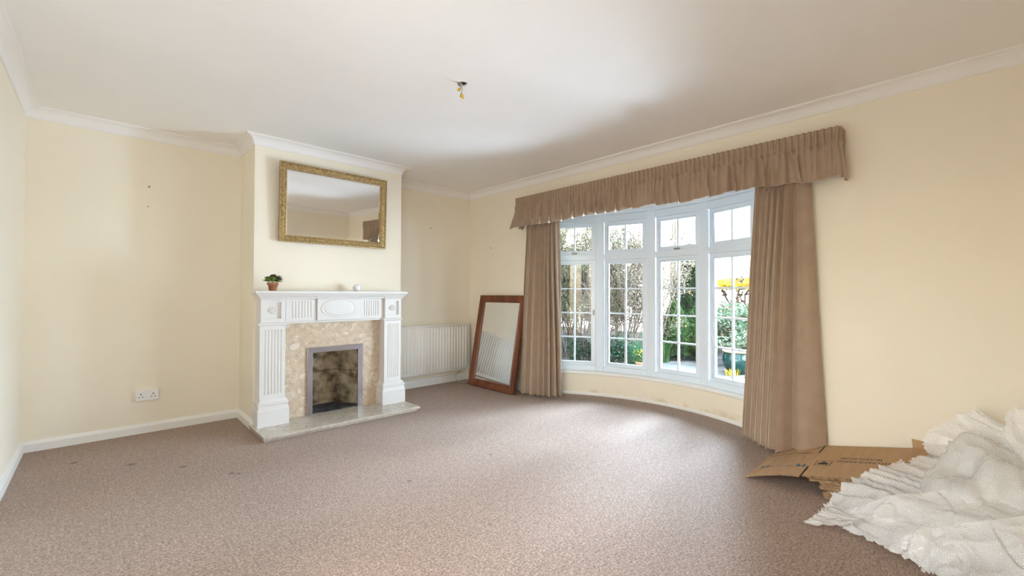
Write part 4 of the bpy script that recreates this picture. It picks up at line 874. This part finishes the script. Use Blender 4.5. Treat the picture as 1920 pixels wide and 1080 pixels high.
pl_ = empty('potted_shrub', (7.0, 2.43, GZ + .28), 'sparse twiggy plant growing in the teal pot', 'plant'); fast('stems', V, F, BARK, pl_); T = np.array(T); V, F = leaf_cloud(T[rng.integers(0, len(T), 240)], .05, .016, rng); tag(fast('foliage', V, F, PALE, pl_), kind='stuff')
t2 = empty('garden_pot', (8.2, 2.44, GZ), 'terracotta pot of bright green leaves partly behind the right curtain', 'garden pot')
MB().lathe([(0, 0), (.12, 0), (.16, .30), (.18, .30), (.18, .35), (.15, .35), (.14, .28), (0, .28)], 24, c=t2.location).build('pot', TERRA, t2, loc=t2.location)
V, F = leaf_cloud(np.array([8.2, 2.44, GZ + .38]) + rng.normal(size=(260, 3)) * [.09, .09, .07], .09, .025, rng, .8); tag(fast('foliage', V, F, STRAP, t2), kind='stuff')
def clump(name, x, y, n, L, mt, label, seed, w=.012, z0=GZ):
    rng = np.random.default_rng(seed); root = empty(name, (x, y, z0), label, 'plant'); V = []; F = []
    for k in range(n):
        a = rng.uniform(0, 2 * math.pi); q = rng.uniform(0, .10); b = np.array([x + q * math.cos(a), y + q * math.sin(a), z0]); o = len(V); ln = L * rng.uniform(.6, 1.1); bend = rng.uniform(.15, .8); sd = np.array([-math.sin(a), math.cos(a), 0]) * w
        for j in range(5):
            t = j / 4; p = b + np.array([math.cos(a), math.sin(a), 0]) * ln * bend * t ** 1.8 * .7 + np.array([0, 0, ln * (t - .35 * bend * t * t)]); V += [p - sd * (1 - t * .85), p + sd * (1 - t * .85)]
        for j in range(4): F.append((o + 2 * j, o + 2 * j + 1, o + 2 * j + 3, o + 2 * j + 2))
    tag(fast('leaves', V, F, mt, root), kind='stuff'); return root
clump('daffodil_clump', 6.1, 3.62, 90, .62, STRAP, 'clump of long green strap leaves in the right half of the second window light', 1)
clump('daffodil_clump', 7.2, 3.72, 70, .55, CONI2, 'clump of bright green leaves at the left of the third window light', 2, .016)
clump('daffodil_clump', 6.0, 4.75, 70, .5, STRAP, 'clump of dark green leaves at the foot of the leftmost window light', 3)
clump('dry_grass_clump', 7.7, 3.28, 160, .42, OLIVE2, 'clump of dry grey brown stems low in the third window light', 4, .004)
clump('yellow_sedum', 6.75, 2.42, 60, .12, YEL, 'tiny yellow flowering plant at the foot of the teal pot', 6, .008)
shrub('low_shrub', 5.9, 3.95, .22, .55, 10, 1, DKGRN, 1300, .018, 'low dark green shrub at the left of the second window light', 81, lsz=.05, lean=.4, r0=.006)
shrub('low_shrub', 6.0, 4.45, .22, .5, 10, 1, DKGRN, 1100, .018, 'low dark green shrub by the first mullion from the left', 82, lsz=.05, lean=.4, r0=.006)
fp_ = empty('flower_pot', (5.95, 3.42, GZ), 'small brown flower pot with red and yellow flowers in the second window light', 'flower pot')
MB().lathe([(0, 0), (.07, 0), (.095, .14), (.105, .14), (.105, .17), (.085, .17), (.08, .13), (0, .13)], 20, c=fp_.location).build('pot', TERRA, fp_, loc=fp_.location)
V, F = leaf_cloud(np.array([5.95, 3.42, GZ + .24]) + rng.normal(size=(200, 3)) * [.06, .06, .05], .06, .018, rng, .6); tag(fast('foliage', V, F, CONI2, fp_), kind='stuff')
V, F = leaf_cloud(np.array([5.95, 3.42, GZ + .32]) + rng.normal(size=(60, 3)) * [.05, .05, .02], .03, .014, rng, .6); tag(fast('flowers', V, F, YEL, fp_), kind='stuff')
tg_ = empty('utility_pole', (11.0, 5.42, GZ), 'grey timber pole standing beyond the garden', 'pole')
MB().tube([(11.0, 5.42, GZ), (11, 5.42, 6.5)], [.075, .06], 10).build('shaft', noisy('weathered_timber', [(.3, (.16, .15, .12)), (.7, (.28, .26, .21))], 9, .9, 0), tg_, loc=tg_.location)
MB().box((10.9, 5.40, 2.55), (11.1, 5.50, 2.95)).build('pole_bracket', GREYMETAL, tg_, loc=tg_.location)
# ground, paving and what lies across the road
struct(MB().box((3.9, -8, GZ - .3), (60, 40, GZ - .03)).build('ground', noisy('garden_soil', [(.3, (.035, .028, .02)), (.7, (.075, .062, .05))], 6, .95, .4, .02)))
pv = empty('paving', (6.2, 1.0, GZ - .03), kind='structure'); PAV = noisy('paving_stone', [(.3, (.045, .043, .040)), (.7, (.085, .081, .075))], 7, .9, .3, .006)
r_ = random.Random(3); k = 0
for i in range(6):
    for j in range(5):
        x, y = 6.2 + .5 * i, 1.0 + .62 * j; MB().box((x + .008, y + .008, GZ - .03), (x + .492, y + .612, GZ + r_.uniform(-.004, .004))).build('paving_slab', PAV, pv, loc=(x, y, GZ - .03), bevel=.006)
struct(MB().box((12.5, -8, GZ - .03), (60, 40, GZ - .01)).build('road', noisy('pale_road', [(.3, (.42, .40, .38)), (.7, (.52, .50, .47))], 3, .9, 0)))
gw = empty('garden_wall', (12.2, 4.3, GZ), 'low red brick wall with a pale coping across the garden', 'garden wall')
MB().box((12.1, 2.0, GZ), (12.32, 4.6, .78)).build('wall_face', noisy('red_brick', [(.3, (.30, .12, .08)), (.7, (.46, .22, .15))], 14, .9, .3, .01), gw, loc=gw.location)
MB().box((12.06, 1.96, .78), (12.36, 4.64, .84)).build('coping', PAV, gw, loc=gw.location)
hs = empty('house', (20, 9, GZ), 'white rendered house across the road, bright in the sun', 'house')
HW = mat('white_render', (.80, .77, .73), .9)
MB().box((20, 3.2, GZ), (28, 18, 5.2)).build('wall', HW, hs, loc=hs.location)
rf = MB(); rf.prism([(19.6, 5.15), (24, 8.0), (28.4, 5.15)], 2.8, 18.4, Matrix(((1, 0, 0, 0), (0, 0, 1, 0), (0, 1, 0, 0), (0, 0, 0, 1)))); rf.build('roof', noisy('roof_tile', [(.3, (.22, .12, .09)), (.7, (.33, .20, .15))], 3, .9, 0), hs, loc=hs.location)
for y, z in ((5.6, 1.1), (8.6, 1.1), (12, 1.1), (5.6, 3.4), (8.6, 3.4), (12, 3.4)):
    w_ = MB().box((19.94, y, z), (20.02, y + 1.3, z + 1.25)).build('window', UPVC, hs, loc=(19.94, y, z))
    MB().box((19.93, y + .08, z + .08), (19.95, y + .61, z + 1.17)).build('pane', mat('dark_pane', (.16, .18, .2), .1), w_, loc=(19.93, y, z)); MB().box((19.93, y + .69, z + .08), (19.95, y + 1.22, z + 1.17)).build('pane', bpy.data.materials['dark_pane'], w_, loc=(19.93, y, z))
